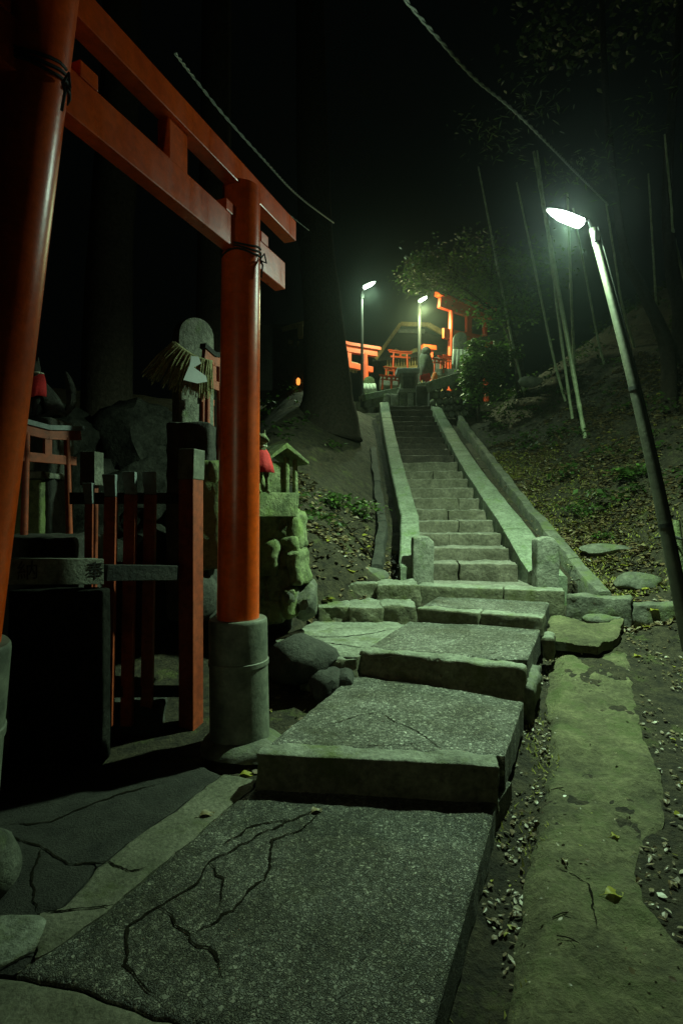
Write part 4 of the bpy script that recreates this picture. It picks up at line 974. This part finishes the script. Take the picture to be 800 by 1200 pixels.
# bamboo
random.seed(21)
BB = [((572, 257), (599, 397), 15, .035), ((620, 285), (648, 418), 13, .032), ((639, 255), (663, 440), 12, .035), ((640, 262), (680, 485), 11, .045), ((667, 296), (670, 373), 14, .04), ((684, 313), (700, 397), 13.5, .032),
      ((721, 310), (729, 360), 12.5, .03), ((764, 285), (768, 350), 12, .028), ((786, 240), (790, 282), 11, .03)]
words_ = ['leftmost thin bamboo culm behind the maple leaves', 'thin bamboo culm second from the left on the slope', 'slender bamboo culm just left of the thick pale pair', 'thickest pale bamboo culm below the bright lamp', 'short straight bamboo culm directly under the bright lamp', 'bamboo culm leaning just left of the lamp pole',
          'thin bamboo culm right of the lamp pole', 'faint upright bamboo culm near the right edge', 'faint bamboo culm at the extreme right edge']
for (a, b, Y, r_), lab in zip(BB, words_):
    lo = P(*b, Y); hi = P(*a, Y - .5); d = (hi - lo)
    gz = hg(lo.x, lo.y); k_ = max(0, (lo.z - gz)) / d.z if d.z else 0
    lo2 = lo - d * k_ * 1.0; lo2.z = hg(lo2.x, lo2.y) - .1; hi2 = hi + d.normalized() * 1.3
    t = thing('bamboo', lab, 'bamboo', lo2, 'bamboos on the right slope')
    pts = curve([lo2, lo, hi, hi2], 14); k = MB(); L_ = 0; rad = []; q = []
    nxt = .3
    for i, p in enumerate(pts):
        if i: L_ += (p - pts[i - 1]).length
        f = 1 - .5 * i / len(pts); rad.append(r_ * f)
        if L_ > nxt: rad[-1] = r_ * f * 1.25; nxt += .38
    k.tube(pts, rad, 8); k.build('culm', 'bamboo', t, smooth=True)
    k = MB(); rnd = random.Random(int(Y * 10)); leaves(k, hi2 + d.normalized() * .6, (.6, .5, .8), 70, .16, rnd, 8, nm=2, long=6); k.build('foliage', ['leafg', 'leafg2'], t, fix=False)
def big_tree(label, pts, rads, crown, seed, mats=('leafg', 'leafg')):
    t = thing('tree', label, 'tree', pts[0], 'trees in the dark wood'); k = MB()
    c_ = curve(pts, 8); n_ = len(c_); rr = [interp(i / (n_ - 1), [(j / (len(rads) - 1), r_) for j, r_ in enumerate(rads)]) * (1 + .06 * nz(p, 2.5, seed)) for i, p in enumerate(c_)]
    k.tube(c_, rr, 20); k.build('trunk', 'bark', t, smooth=True)
    k = MB(); rnd = random.Random(seed)
    for c, r_, n in crown: leaves(k, c, r_, n, .16, rnd, 14, nm=2)
    if crown: k.build('crown', list(mats), t, fix=False)
    return t
def gpt(x, y, dz=-.15): return Vector((x, y, hg(x, y) + dz))
a = P(392, 460, 12.2); 
big_tree('huge dark cedar trunk with flared foot left of the stair top', [gpt(-.35, 12.2, -.4), gpt(-.30, 12.2, .6), Vector((-.42, 12.2, 6)), Vector((-.62, 12.2, 9)), Vector((-.8, 12.2, 20))], [.85, .55, .42, .36, .22], [((-.8, 12.2, 20.5), (2.5, 2.5, 2), 1500)], 2)
big_tree('curved dark tree trunk right of the leaning lamp pole', [gpt(6.0, 9.9), P(784, 478, 10), P(780, 405, 10.2), P(752, 340, 10.5), P(730, 290, 11), P(712, 150, 11.6), P(704, -10, 12)], [.2, .14, .12, .1, .08, .07, .05], [(P(700, -20, 12), (1.6, 1.5, 1.0), 700)], 4)
big_tree('dark tree trunk at the far right edge', [gpt(7.8, 10.5), P(806, 420, 10.5), P(797, 360, 10.5), P(786, 310, 10.8), P(782, 200, 11), P(798, -10, 12)], [.25, .18, .15, .12, .09, .06], [(P(800, -20, 12), (1.4, 1.5, 1.2), 700)], 6)
big_tree('upright dark trunk behind the fenced shrine plot', [gpt(-3.6, 8.5), Vector((-3.55, 8.5, 5)), Vector((-3.4, 8.6, 9)), Vector((-3.3, 8.6, 17))], [.42, .34, .28, .2], [((-3.3, 8.6, 17), (2.2, 2.2, 1.5), 1000)], 8)
big_tree('second dark trunk deep behind the picket gate', [gpt(-2.5, 10.5), Vector((-2.4, 10.5, 7)), Vector((-2.3, 10.5, 19))], [.36, .3, .22], [((-2.3, 10.5, 19), (2, 2, 1.5), 900)], 10)
# added trunk out of view, keeps the lamp behind off the left side
big_tree('unseen trunk added left of the camera to block the lamp behind', [Vector((-1.78, .3, -.3)), Vector((-1.8, .3, 2)), Vector((-1.85, .3, 9))], [.42, .34, .26], [((-1.85, .3, 9.5), (1.5, 1.5, 1.2), 500)], 12)
# undergrowth on the slope
rnd = random.Random(77); k = MB()
for _ in range(150):
    x, y = rnd.uniform(3.8, 10), rnd.uniform(8, 18); z = hg(x, y); leaves(k, (x, y, z + .15), (.4, .4, .2), 40, .10, rnd, 3, nm=2)
for _ in range(30):
    x, y = rnd.uniform(-4, .3), rnd.uniform(6.5, 15); z = hg(x, y); leaves(k, (x, y, z + .1), (.35, .35, .15), 25, .10, rnd, 3, nm=2)
tag(k.build('undergrowth', ['leafg', 'leafg'], None, fix=False, origin=(0, 0, 0)), 'scattered low undergrowth on the dark slopes beside the stair', 'undergrowth', kind='stuff')
# leaf litter
rnd = random.Random(5); k = MB()
def litter(n, xa, xb, ya, yb, size, ok=lambda x, y: True, zf=hg, lift=.012):
    c = 0
    while c < n:
        x, y = rnd.uniform(xa, xb), rnd.uniform(ya, yb)
        c += 1
        if not ok(x, y): continue
        if nz((x, y, 0), 1.6, 31) + .6 * nz((x, y, 0), 4.5, 37) < rnd.uniform(-.45, .4): continue
        z = zf(x, y) + lift; a = rnd.uniform(0, 6.28); L_ = size * rnd.uniform(.35, 1.0) ** 1.3 * 1.7
        t = Vector((math.cos(a), math.sin(a), rnd.uniform(-.3, .35))); s_ = t.cross(Vector((rnd.gauss(0, .35), rnd.gauss(0, .35), 1))).normalized() * L_ * rnd.uniform(.2, .35)
        p = Vector((x, y, z)); k.cur = rnd.choices((0, 1, 2), (6, 3, .25))[0]
        cu = rnd.uniform(-.12, .22) * L_; up_ = Vector((0, 0, cu)); f0 = Vector((0, 0, rnd.uniform(0, .25) * s_.length))
        k.add([p - t * L_ * .5, p - t * L_ * .18 + s_ * .8 + f0 + up_, p + t * L_ * .2 + s_ + f0 + up_, p + t * L_ * .52, p + t * L_ * .2 - s_ + f0 + up_, p - t * L_ * .18 - s_ * .8 + f0 + up_, p + t * L_ * .02 + up_ * .6],
              [(0, 1, 6), (1, 2, 6), (2, 3, 6), (3, 4, 6), (4, 5, 6), (5, 0, 6)])
notch = lambda x, y: not inside(x, y, CH) and x > pathright(y) + .0
litter(34000, 2.6, 7.0, 5.6, 13, .065, lambda x, y: x > interp(y, [(5, 2.4), (6, 3.1), (13, 3.3)]))
litter(9000, .6, 3.6, .9, 5.8, .027, notch)
litter(5000, .6, 2.3, 1.2, 5.2, .022, lambda x, y: 0 < x - pathright(y) < .32 and not inside(x, y, CH))
litter(700, .6, 2.8, 1.2, 5.2, .017, lambda x, y: inside(x, y, CH), lambda x, y: hg(x, y, False) + .075)
litter(4000, -1.6, .9, 5.6, 8.3, .07, lambda x, y: x < sxl(y) - .3)
litter(500, -.6, .25, 3.3, 5.2, .035, lambda x, y: x < -.3 + (y - 3.2) * .35)
litter(500, 2.7, 3.2, 6.5, 12, .045, zf=lambda x, y: zst(y) - .035)
litter(260, 1.1, 2.5, 6.9, 16, .04, lambda x, y: abs((x - sxl(y)) / (sxr(y) - sxl(y)) - .5) > .38 and sxl(y) < x < sxr(y), lambda x, y: next((SZ[i] for i in range(19, -1, -1) if y >= SY[i] + .04), .63), .01)
tag(k.build('fallen_leaves', ['leafb', 'leafp', 'leafy'], None, fix=False, origin=(0, 0, 0)), 'dead brown and pale leaves littering the banks and the channel edge', 'leaf litter', kind='stuff')
k = MB(); rnd = random.Random(91)
for _ in range(18000):
    y = rnd.uniform(6.3, 12.5); x = interp(y, [(6, 3.15), (12.5, 3.4)]) + rnd.random() ** 1.5 * (2.2 - .1 * y)
    if nz((x, y, 0), 1.9, 51) + .5 * nz((x, y, 0), 6, 53) < rnd.uniform(-.5, .35): continue
    z = hg(x, y); a = rnd.uniform(0, 6.28); L_ = rnd.uniform(.015, .045); t = Vector((math.cos(a), math.sin(a), rnd.uniform(.2, 1.2))); s_ = Vector((-t.y, t.x, 0)) * L_ * .3; p = Vector((x, y, z - .003))
    k.add([p - s_, p + s_, p + t * L_], [(0, 1, 2)])
for _ in range(3500):
    y = rnd.uniform(1.0, 5.2); x = pathright(y) + rnd.uniform(-.02, .3); 
    if nz((x, y, 0), 2.5, 61) < rnd.uniform(-.2, .5): continue
    z = hg(x, y); a = rnd.uniform(0, 6.28); L_ = rnd.uniform(.01, .03); t = Vector((math.cos(a), math.sin(a), rnd.uniform(.4, 1.6))); s_ = Vector((-t.y, t.x, 0)) * L_ * .3; p = Vector((x, y, z - .003))
    k.add([p - s_, p + s_, p + t * L_], [(0, 1, 2)])
tag(k.build('ground_cover', 'groundgreen', None, fix=False, origin=(0, 0, 0)), 'yellow green moss and grass tufts on the lit right bank', 'ground cover', kind='stuff')
# single bright leaves
bpy.context.view_layer.update()
def bright_leaf(label, u, v, z, L_, a, m='leafy'):
    c = G(u, v, z) if v > 640 else P(u, v, z)
    hit_, loc_, *_r = S.ray_cast(bpy.context.view_layer.depsgraph, Vector((0, 0, EYE)), (P(u, v, 1) - Vector((0, 0, EYE))).normalized())
    if hit_ and (loc_ - c).length < 1.2: c = loc_ + Vector((0, 0, -.006))
    k = MB(); vs = []; n_ = 7
    for s_ in (-1, 1): pass
    d = Vector((math.cos(a), math.sin(a), .05)); w_ = Vector((-d.y, d.x, 0)); ol = [0, .5, .85, 1, .85, .55, 0]
    vs = [c + d * L_ * (i / 6 - .5) + Vector((0, 0, .012 + .01 * math.sin(i))) for i in range(7)]
    vs += [v_ + w_ * L_ * .32 * ol[i] + Vector((0, 0, .008 * ol[i])) for i, v_ in enumerate(vs[:7])] + [v_ - w_ * L_ * .32 * ol[i] + Vector((0, 0, .004 * ol[i])) for i, v_ in enumerate(vs[:7])]
    fs = [(i, i + 1, 8 + i, 7 + i) for i in range(6)] + [(i + 1, i, 14 + i, 15 + i) for i in range(6)]
    k.add(vs, fs); e = c - d * L_ * .5; k.tube([e + Vector((0, 0, .012)), e - d * L_ * .3 + Vector((0, 0, .01))], .0015, 4)
    o = k.build('fallen_leaf', m, None, fix=False, smooth=True); tag(o, label, 'leaf', 'large fallen leaves')
bright_leaf('large pale yellow leaf alone on the concrete channel', 719, 1048, -.02, .085, .1)
bright_leaf('yellow leaf on the dirt right of the channel head', 747, 769, .28, .10, .4)
bright_leaf('yellow leaf beside the pole foot with curled tip', 766, 715, .42, .13, .6)
bright_leaf('yellow green leaf tucked against the left end of the first step', 290, 908, .02, .09, .2)
bright_leaf('pale leaf on the cracked strip left of the big slab', 243, 955, .01, .08, .5, 'leafp')
bright_leaf('small white leaf on the top edge of the third slab front', 517, 794, .2, .05, 1.2, 'leafp')
bright_leaf('dry leaf caught in the crack near the first step', 371, 951, .02, .07, .7, 'leafp')
bright_leaf('small yellowish leaf on the concrete left of the single pale one', 661, 1010, -.02, .05, 1.4, 'leafp')
bright_leaf('green yellow leaf on the upper concrete channel', 720, 981, .0, .05, .2)
for (u, v, Y, lab) in ((603, 597, 8.2, 'yellow leaf cluster lying in the gutter right of the stair'), (696, 632, 6.8, 'bright yellow forked leaf on the right bank'), (703, 655, 6.4, 'small yellow leaf below the forked one on the bank')):
    c = P(u, v, Y); k = MB(); rnd2 = random.Random(u)
    zz = max(hg(c.x, c.y), zst(c.y) - .05 if c.x < 2.9 else 0) + .02
    for i in range(4):
        a = rnd2.uniform(0, 3.1); d = Vector((math.cos(a), math.sin(a), rnd2.uniform(.1, .5))); w_ = Vector((-d.y, d.x, 0)); p = Vector((c.x, c.y, zz)); L_ = rnd2.uniform(.08, .13)
        k.add([p, p + d * L_ * .5 + w_ * L_ * .25, p + d * L_, p + d * L_ * .5 - w_ * L_ * .25], [(0, 1, 2, 3)])
    tag(k.build('fallen_leaf', 'leafy', None, fix=False), lab, 'leaf', 'large fallen leaves')
for (x0_, y0_, a_, L_, lab) in ((4.1, 8.2, .5, .9, 'fallen branch lying across the lit right bank'), (4.8, 9.6, -.4, 1.1, 'longer fallen branch higher on the right bank'), (3.7, 7.0, 1.2, .6, 'short broken branch near the flat stones on the bank'), (.1, 7.6, 2.4, .8, 'fallen branch on the slope left of the stair')):
    pts_ = []
    for i in range(9):
        x_, y_ = x0_ + math.cos(a_) * L_ * (i / 8 - .5) + .04 * math.sin(i * 1.7), y0_ + math.sin(a_) * L_ * (i / 8 - .5); pts_.append(Vector((x_, y_, hg(x_, y_) + .03)))
    k = MB(); k.tube(pts_, [.016 - .0012 * i for i in range(9)], 7)
    for i in (3, 5, 6): k.tube([pts_[i], pts_[i] + Vector((.1, .08 * (-1) ** i, .06)), pts_[i] + Vector((.22, .15 * (-1) ** i, .07))], [.008, .006, .003], 5)
    tag(k.build('fallen_branch', 'bark', None, smooth=True), lab, 'branch')
# twigs
for (u, v, lab, a0) in ((660, 1073, 'short dark twig on the lower part of the channel', .2), (668, 1103, 'longer forked twig near the bottom of the channel', -.6), (655, 925, 'small twig on the upper left edge of the channel', .1)):
    c = G(u, v, -.02); hit_, loc_, *_r = S.ray_cast(bpy.context.view_layer.depsgraph, Vector((0, 0, EYE)), (P(u, v, 1) - Vector((0, 0, EYE))).normalized())
    c = loc_.copy() if hit_ else c; d = Vector((math.cos(a0), math.sin(a0), 0)); k = MB()
    k.tube(curve([c - d * .05, c + Vector((0, .008, .006)), c + d * .05 + d.yxz * .01], 4), .0022, 5); k.tube([c, c + Vector((d.y, -d.x, .1)) * .022 + d * .02], .0016, 5)
    tag(k.build('twig', 'bark', None), lab, 'twig')

# ---------------------------------------------------------------- shrine precinct at the top of the stair
# left low wall
lw = thing('stone_wall', 'low mossy stone wall with coping at the left of the stair top', 'wall', P(465, 478, 17.2))
random.seed(3)
cx = 426
while cx < 484:
    ww = random.uniform(9, 14); Y = 17.3; c = P(cx + ww / 2, 470, Y); k_ = Y / F
    rock_box((c.x, Y + .1, c.z), (ww * k_ * .97, .3, 17 * k_), 0, .02, .04, .09).build('stone', 'rock', lw, smooth='auto', fix=False)
    c2_ = P(cx + ww / 2, 480, Y); rock_box((c2_.x + .1, Y + .06, c2_.z - .1), (ww * k_ * .97, .3, 13 * k_), 0, .02, .04, .09).build('stone', 'rock', lw, smooth='auto', fix=False)
    cx += ww
a, b = P(424, 467, 17.2), P(502, 451, 18.2)
k = MB(); k.bar(a, b, .45, .20); k.build('coping', 'rail', lw, bevel=.02)
blk(lw, 'marker_post', 477, 484.5, 460, 476, 17.0, .2, 'granite')
# right cobble wall
cw_ = thing('cobble_wall', 'retaining wall of round cobbles at the right of the stair top', 'wall', P(525, 490, 16))
for r_ in range(5):
    for i in range(7):
        u = 507 + i * 7.2 + (r_ % 2) * 3.4; v = 455 + r_ * 8.4 - i * .9
        if v > 455 + (i * 5.0) + 24: continue
        c = P(u, v, 15.9 + i * .05); kk = c.y / F
        boulder(c, (4.0 * kk * random.uniform(.85, 1.05), .12, 4.6 * kk * random.uniform(.85, 1.05)), random.random() * 99, 2, 4, rough=.04).build('cobble', 'rock', cw_, smooth=True, fix=False)
k = MB(); c = P(524, 474, 16.5); k.box((c.x + .2, c.y + .3, c.z - .25), (1.5, .8, 1.25)); k.build('core', 'darkrock', cw_)
k = MB(); k.bar(P(503, 453, 15.8), P(546, 440, 16.3), .35, .28); k.build('coping', 'rail', cw_, bevel=.02)
fl = setting('terrace', (2.2, 17, 4.6))
slab('paving', [(.2, 17.5), (5.5, 17.5), (6, 30), (-2, 30)], 5.0, .6, 'kerb', fl, res=.25, amp=.01, edge=.02)
slab('paving', [(1.35, 16.55), (2.75, 16.55), (2.9, 17.6), (1.35, 17.6)], 4.62, .4, 'kerb', fl, res=.12, amp=.01, edge=.02)
TZ = 5.0
def at(u, Y, z=TZ): return Vector(((u - 400) / F * Y, Y, z))
# tall statue block (dark figure with red bib) beside stair top
fg = thing('jizo_statue', 'dark stone figure in a red bib standing at the stair head', 'statue', P(497, 476, 16.9))
blk(fg, 'pedestal', 487, 501, 452, 480, 16.8, .4, 'darkrock')
boulder(P(499, 428, 16.9), (.24, .2, .44), 5, 3, 3).build('torso', 'rock', fg, smooth=True, fix=False)
boulder(P(499, 413, 16.9), (.15, .15, .17), 6, 3, 0).build('head', 'rock', fg, smooth=True, fix=False)
k = MB(); k.prism([P(u, v, 16.66) for u, v in ((492, 440), (503, 437), (505, 444), (500, 448), (496, 444), (492, 446))], (0, .1, 0)); k.build('bib', 'cloth', fg, bevel=.01)
o = boulder(P(509, 442, 16.6), (.09, .09, .16), 5, 2, 2).build('cloth_bundle', 'orangecloth', None, smooth=True, fix=False); tag(o, 'bright orange cloth hanging beside the dark figure', 'cloth')
# stone box shrine
bx = thing('stone_box_shrine', 'open fronted stone box shrine at the head of the stair', 'stone shrine', P(479, 460, 17.1))
blk(bx, 'roof_slab', 465, 491, 431, 436.5, 16.9, .6, 'roofgrey'); blk(bx, 'left_side', 469, 472, 436, 456, 16.95, .5, 'granite'); blk(bx, 'right_side', 486, 489, 436, 456, 16.95, .5, 'granite')
blk(bx, 'back_panel', 471, 487, 436, 456, 17.4, .05, 'darkrock'); blk(bx, 'floor_slab', 467, 491, 455, 459, 16.9, .6, 'granite')
# rounded stones with cloths
def dressed(label, u, vt, vb, Y, w_, m, cm):
    t = thing('memorial_stone', label, 'standing stone', at(u, Y), 'standing stones on the terrace')
    tablet(t, u, vt, vb, Y, w_, .2, m, zb=TZ)
    if cm:
        k = MB(); n_ = 12; x = at(u, Y).x; zt = P(0, vt + (vb - vt) * .45, Y).z; zb = P(0, vb, Y).z; vs = []
        for j, z in enumerate((zt, zb)):
            for i in range(n_ + 1): vs.append(Vector((x + (i / n_ - .5) * w_ * (1.15 + .3 * j), Y - .06 - .05 * j - .03 * math.sin(i * 2.2), z)))
        k.add(vs, [(i, i + 1, n_ + 2 + i, n_ + 1 + i) for i in range(n_)]); o = k.build('cloth', cm, t, smooth=True); o.modifiers.new('t', 'SOLIDIFY').thickness = .02
dressed('mossy round stone in a white pleated cloth left of the stair top', 432, 441, 461, 17.6, .36, 'mossy', 'white')
dressed('tall round topped stone behind the small torii cluster', 455, 440, 462, 18.3, .40, 'granite', None)
dressed('tall dark standing stone with pale cloth beside the orange torii', 539, 389, 436, 18.2, .44, 'rock', 'white')
dressed('plain stone tablet between the statue and the orange torii', 511, 418, 445, 19, .3, 'granite', None)
# torii on the terrace
torii('red torii behind the left pole at the stair top', at(406, 19.6, TZ), 1.75, P(0, 407, 20).z - TZ, R(38), 'vermbright', name='red_torii', r=.13)
k = MB(); 
cu_ = thing('straw_curtain', 'pale straw fringe hanging under the red torii beam', 'straw fringe', P(410, 437, 20.2)); rnd = random.Random(4)
for i in range(60):
    u = 402 + i * .28; k.tube([P(u, 421 + .25 * (u - 402), 20.0), P(u + rnd.uniform(-.6, .6), 434 + rnd.uniform(-2, 3), 20.0)], .022, 4)
k.build('strands', 'straw', cu_)['kind'] = 'stuff'
torii('tall orange torii glowing brightly at the right of the terrace', Vector((4.75, 20.8, TZ)), 1.75, P(0, 352, 20.5).z - TZ, R(28), 'vermbright', name='orange_torii', r=.10)
for i, (u, v, Y, ww, hh, yaw, lab) in enumerate(((453, 456, 17.35, .30, .42, 20, 'lowest small votive torii on the left coping'), (463, 457, 17.5, .26, .44, 20, 'small votive torii just right of the lowest one on the coping'), (457, 443, 17.9, .28, .34, 20, 'small votive torii stacked behind the lower pair'), (469, 434, 18.2, .50, .62, 15, 'wider votive torii under the lattice of the hall'),
                                             (514, 436, 17.9, .34, .42, 25, 'small votive torii right of the orange cloth'), (521, 434, 18.3, .34, .44, 25, 'small votive torii leaning near the orange torii foot'), (526, 431, 18.8, .3, .4, 25, 'rearmost votive torii by the orange torii foot'))):
    torii(lab, P(u, v, Y), ww, hh, R(yaw), 'vermbright', group='small votive torii on the terrace', r=.028)
o = box_thing('votive_shelf', 'stone shelf under the stacked votive torii', 'shelf', P(463, 449, 18.1), (1.0, .7, .3), 'granite'); 
o = box_thing('votive_shelf', 'stone shelf under the votive torii near the orange gate', 'shelf', P(520, 440, 18.4), (.7, .9, .22), 'granite')
o = box_thing('orange_beam', 'short bright orange beam end beside the second distant lamp', 'beam', P(501, 408, 21), (.55, .35, .16), 'vermbright', .35)
bs_ = box_thing('orange_post', 'orange post standing under the short orange beam', 'post', P(505, 425, 21) + Vector((0, 0, -.25)), (.12, .12, 1.45), 'vermbright')
# hall
hall = thing('shrine_hall', 'small timber shrine hall with grey hipped roof and slatted front', 'shrine building', at(475, 24, TZ))
Y = 24
El, Ap, Ap2, Er = P(436, 420, Y), P(466, 388, Y + 1), P(497, 389, Y + 1), P(556, 408, Y)
k = MB(); bk = Vector((0, 3.2, 0)); th = Vector((0, 0, -.14))
fv = [El, Er, Er + bk + Vector((0, 0, .0)), El + bk, Ap, Ap2]
k.add(fv + [p + th for p in fv], [(0, 1, 5, 4), (1, 2, 5), (2, 3, 4, 5), (3, 0, 4), (6, 7, 11, 10), (7, 8, 11), (8, 9, 10, 11), (9, 6, 10), (0, 1, 7, 6), (1, 2, 8, 7), (2, 3, 9, 8), (3, 0, 6, 9)])
k.build('roof', 'blackwood', hall)
k = MB(); k.bar(Ap, Ap2, .25, .2); k.build('ridge', 'roofgrey', hall)
k = MB(); k.bar(P(440, 421, Y - .05), Ap + Vector((0, -1.1, -.05)), .12, .14); k.bar(Ap + Vector((0, -1.1, -.05)), Ap2 + Vector((0, -1.1, -.05)), .12, .16); k.bar(Ap2 + Vector((0, -1.1, -.05)), P(552, 409, Y - .05), .12, .2); k.build('barge_board', 'wood', hall)
for u in (453, 474, 492, 516):
    k = MB(); p = at(u, Y + .6); k.box((p.x, p.y, (TZ + 8.0) / 2), (.16, .16, 8.0 - TZ)); k.build('post', 'wood', hall)
for i in range(12):
    k = MB(); p = P(454 + i * 3.2, 423, Y + .4); k.box(p, (.07, .05, .6)); k.build('slat', 'wood', hall)
k = MB(); k.bar(P(450, 415.5, Y + .35), P(494, 414, Y + .35), .1, .12); k.bar(P(450, 431, Y + .35), P(494, 430, Y + .35), .1, .12); k.build('lattice_rail', 'wood', hall)
k = MB(); k.box((at(483, Y + 2).x, Y + 2.2, (TZ + 8) / 2), (2.2, .1, 8 - TZ)); k.build('back_wall', 'blackwood', hall)
k = MB(); rnd = random.Random(8)
pts = curve([P(462, 411, Y + .2), P(475, 417, Y + .1), P(488, 411, Y + .2), P(500, 417, Y + .1), P(512, 412, Y + .2)], 8); k.tube(pts, .12, 8); k.build('straw_rope', 'straw', hall, smooth=True)
# hut on the left
ht = thing('shrine_hut', 'dark wooden hut with pale eave ends left of the cedar', 'shrine building', P(345, 462, 14))
k = MB(); k.bar(P(338, 384, 14), P(372, 376, 14.8), .5, .12); k.build('eave', 'wood', ht)
k = MB(); k.bar(P(352, 380, 13.9), P(352, 396, 13.9), .12, .12); k.bar(P(338, 401, 14), P(350, 403, 14), .1, .1); k.build('bracket', 'wood', ht)
k = MB(); k.box(P(335, 425, 14.8), (1.6, 1.0, 1.7)); k.build('wall', 'blackwood', ht)
for u in (346, 356):
    k = MB(); a = P(u, 400, 13.95); b = P(u, 470, 13.95); k.bar(b, a, .1, .1, up=Vector((0, 1, 0))); k.build('post', 'blackwood', ht)
k = MB(); k.tube([P(349.5, 451, 13.8), P(349.5, 449, 13.8), P(349.5, 445, 13.8), P(349.5, 443, 13.8)], [.03, .05, .05, .02], 12)
tag(k.build('paper_lantern', 'lantern', None, smooth=True), 'tiny glowing orange lantern in the dark left of the cedar', 'lantern')
# stone fence at right of terrace
sf = thing('stone_fence', 'mossy stone post and rail fence above the bush', 'fence', P(575, 430, 16.5))
for u, vt in ((562, 398), (581, 394), (600, 390)):
    k = MB(); a, b = P(u, vt + 40, 16.5), P(u, vt, 16.5); k.bar(a, b, .14, .14, up=Vector((0, 1, 0))); k.build('post', 'rail', sf, bevel=.01)
for dv in (0, 14):
    k = MB(); k.bar(P(552, 401 + dv, 16.45), P(606, 390 + dv, 16.45), .12, .16); k.build('rail', 'rail', sf, bevel=.01)

# ---------------------------------------------------------------- night mist
HAZE = 0.0016
if HAZE:
    m = bpy.data.materials.new('mist'); m.use_nodes = True; nt = m.node_tree; nt.nodes.remove(nt.nodes['Principled BSDF'])
    v = nt.nodes.new('ShaderNodeVolumePrincipled'); v.inputs['Color'].default_value = (.75, .9, .85, 1); v.inputs['Density'].default_value = HAZE; v.inputs['Anisotropy'].default_value = .9
    nt.links.new(v.outputs[0], nt.nodes['Material Output'].inputs['Volume']); M['mist'] = m
    k = MB(); k.box((0, 50, 18), (200, 200, 50)); o = k.build('haze', 'mist', None); tag(o, 'thin night mist glowing around the street lamps', 'haze', kind='stuff')
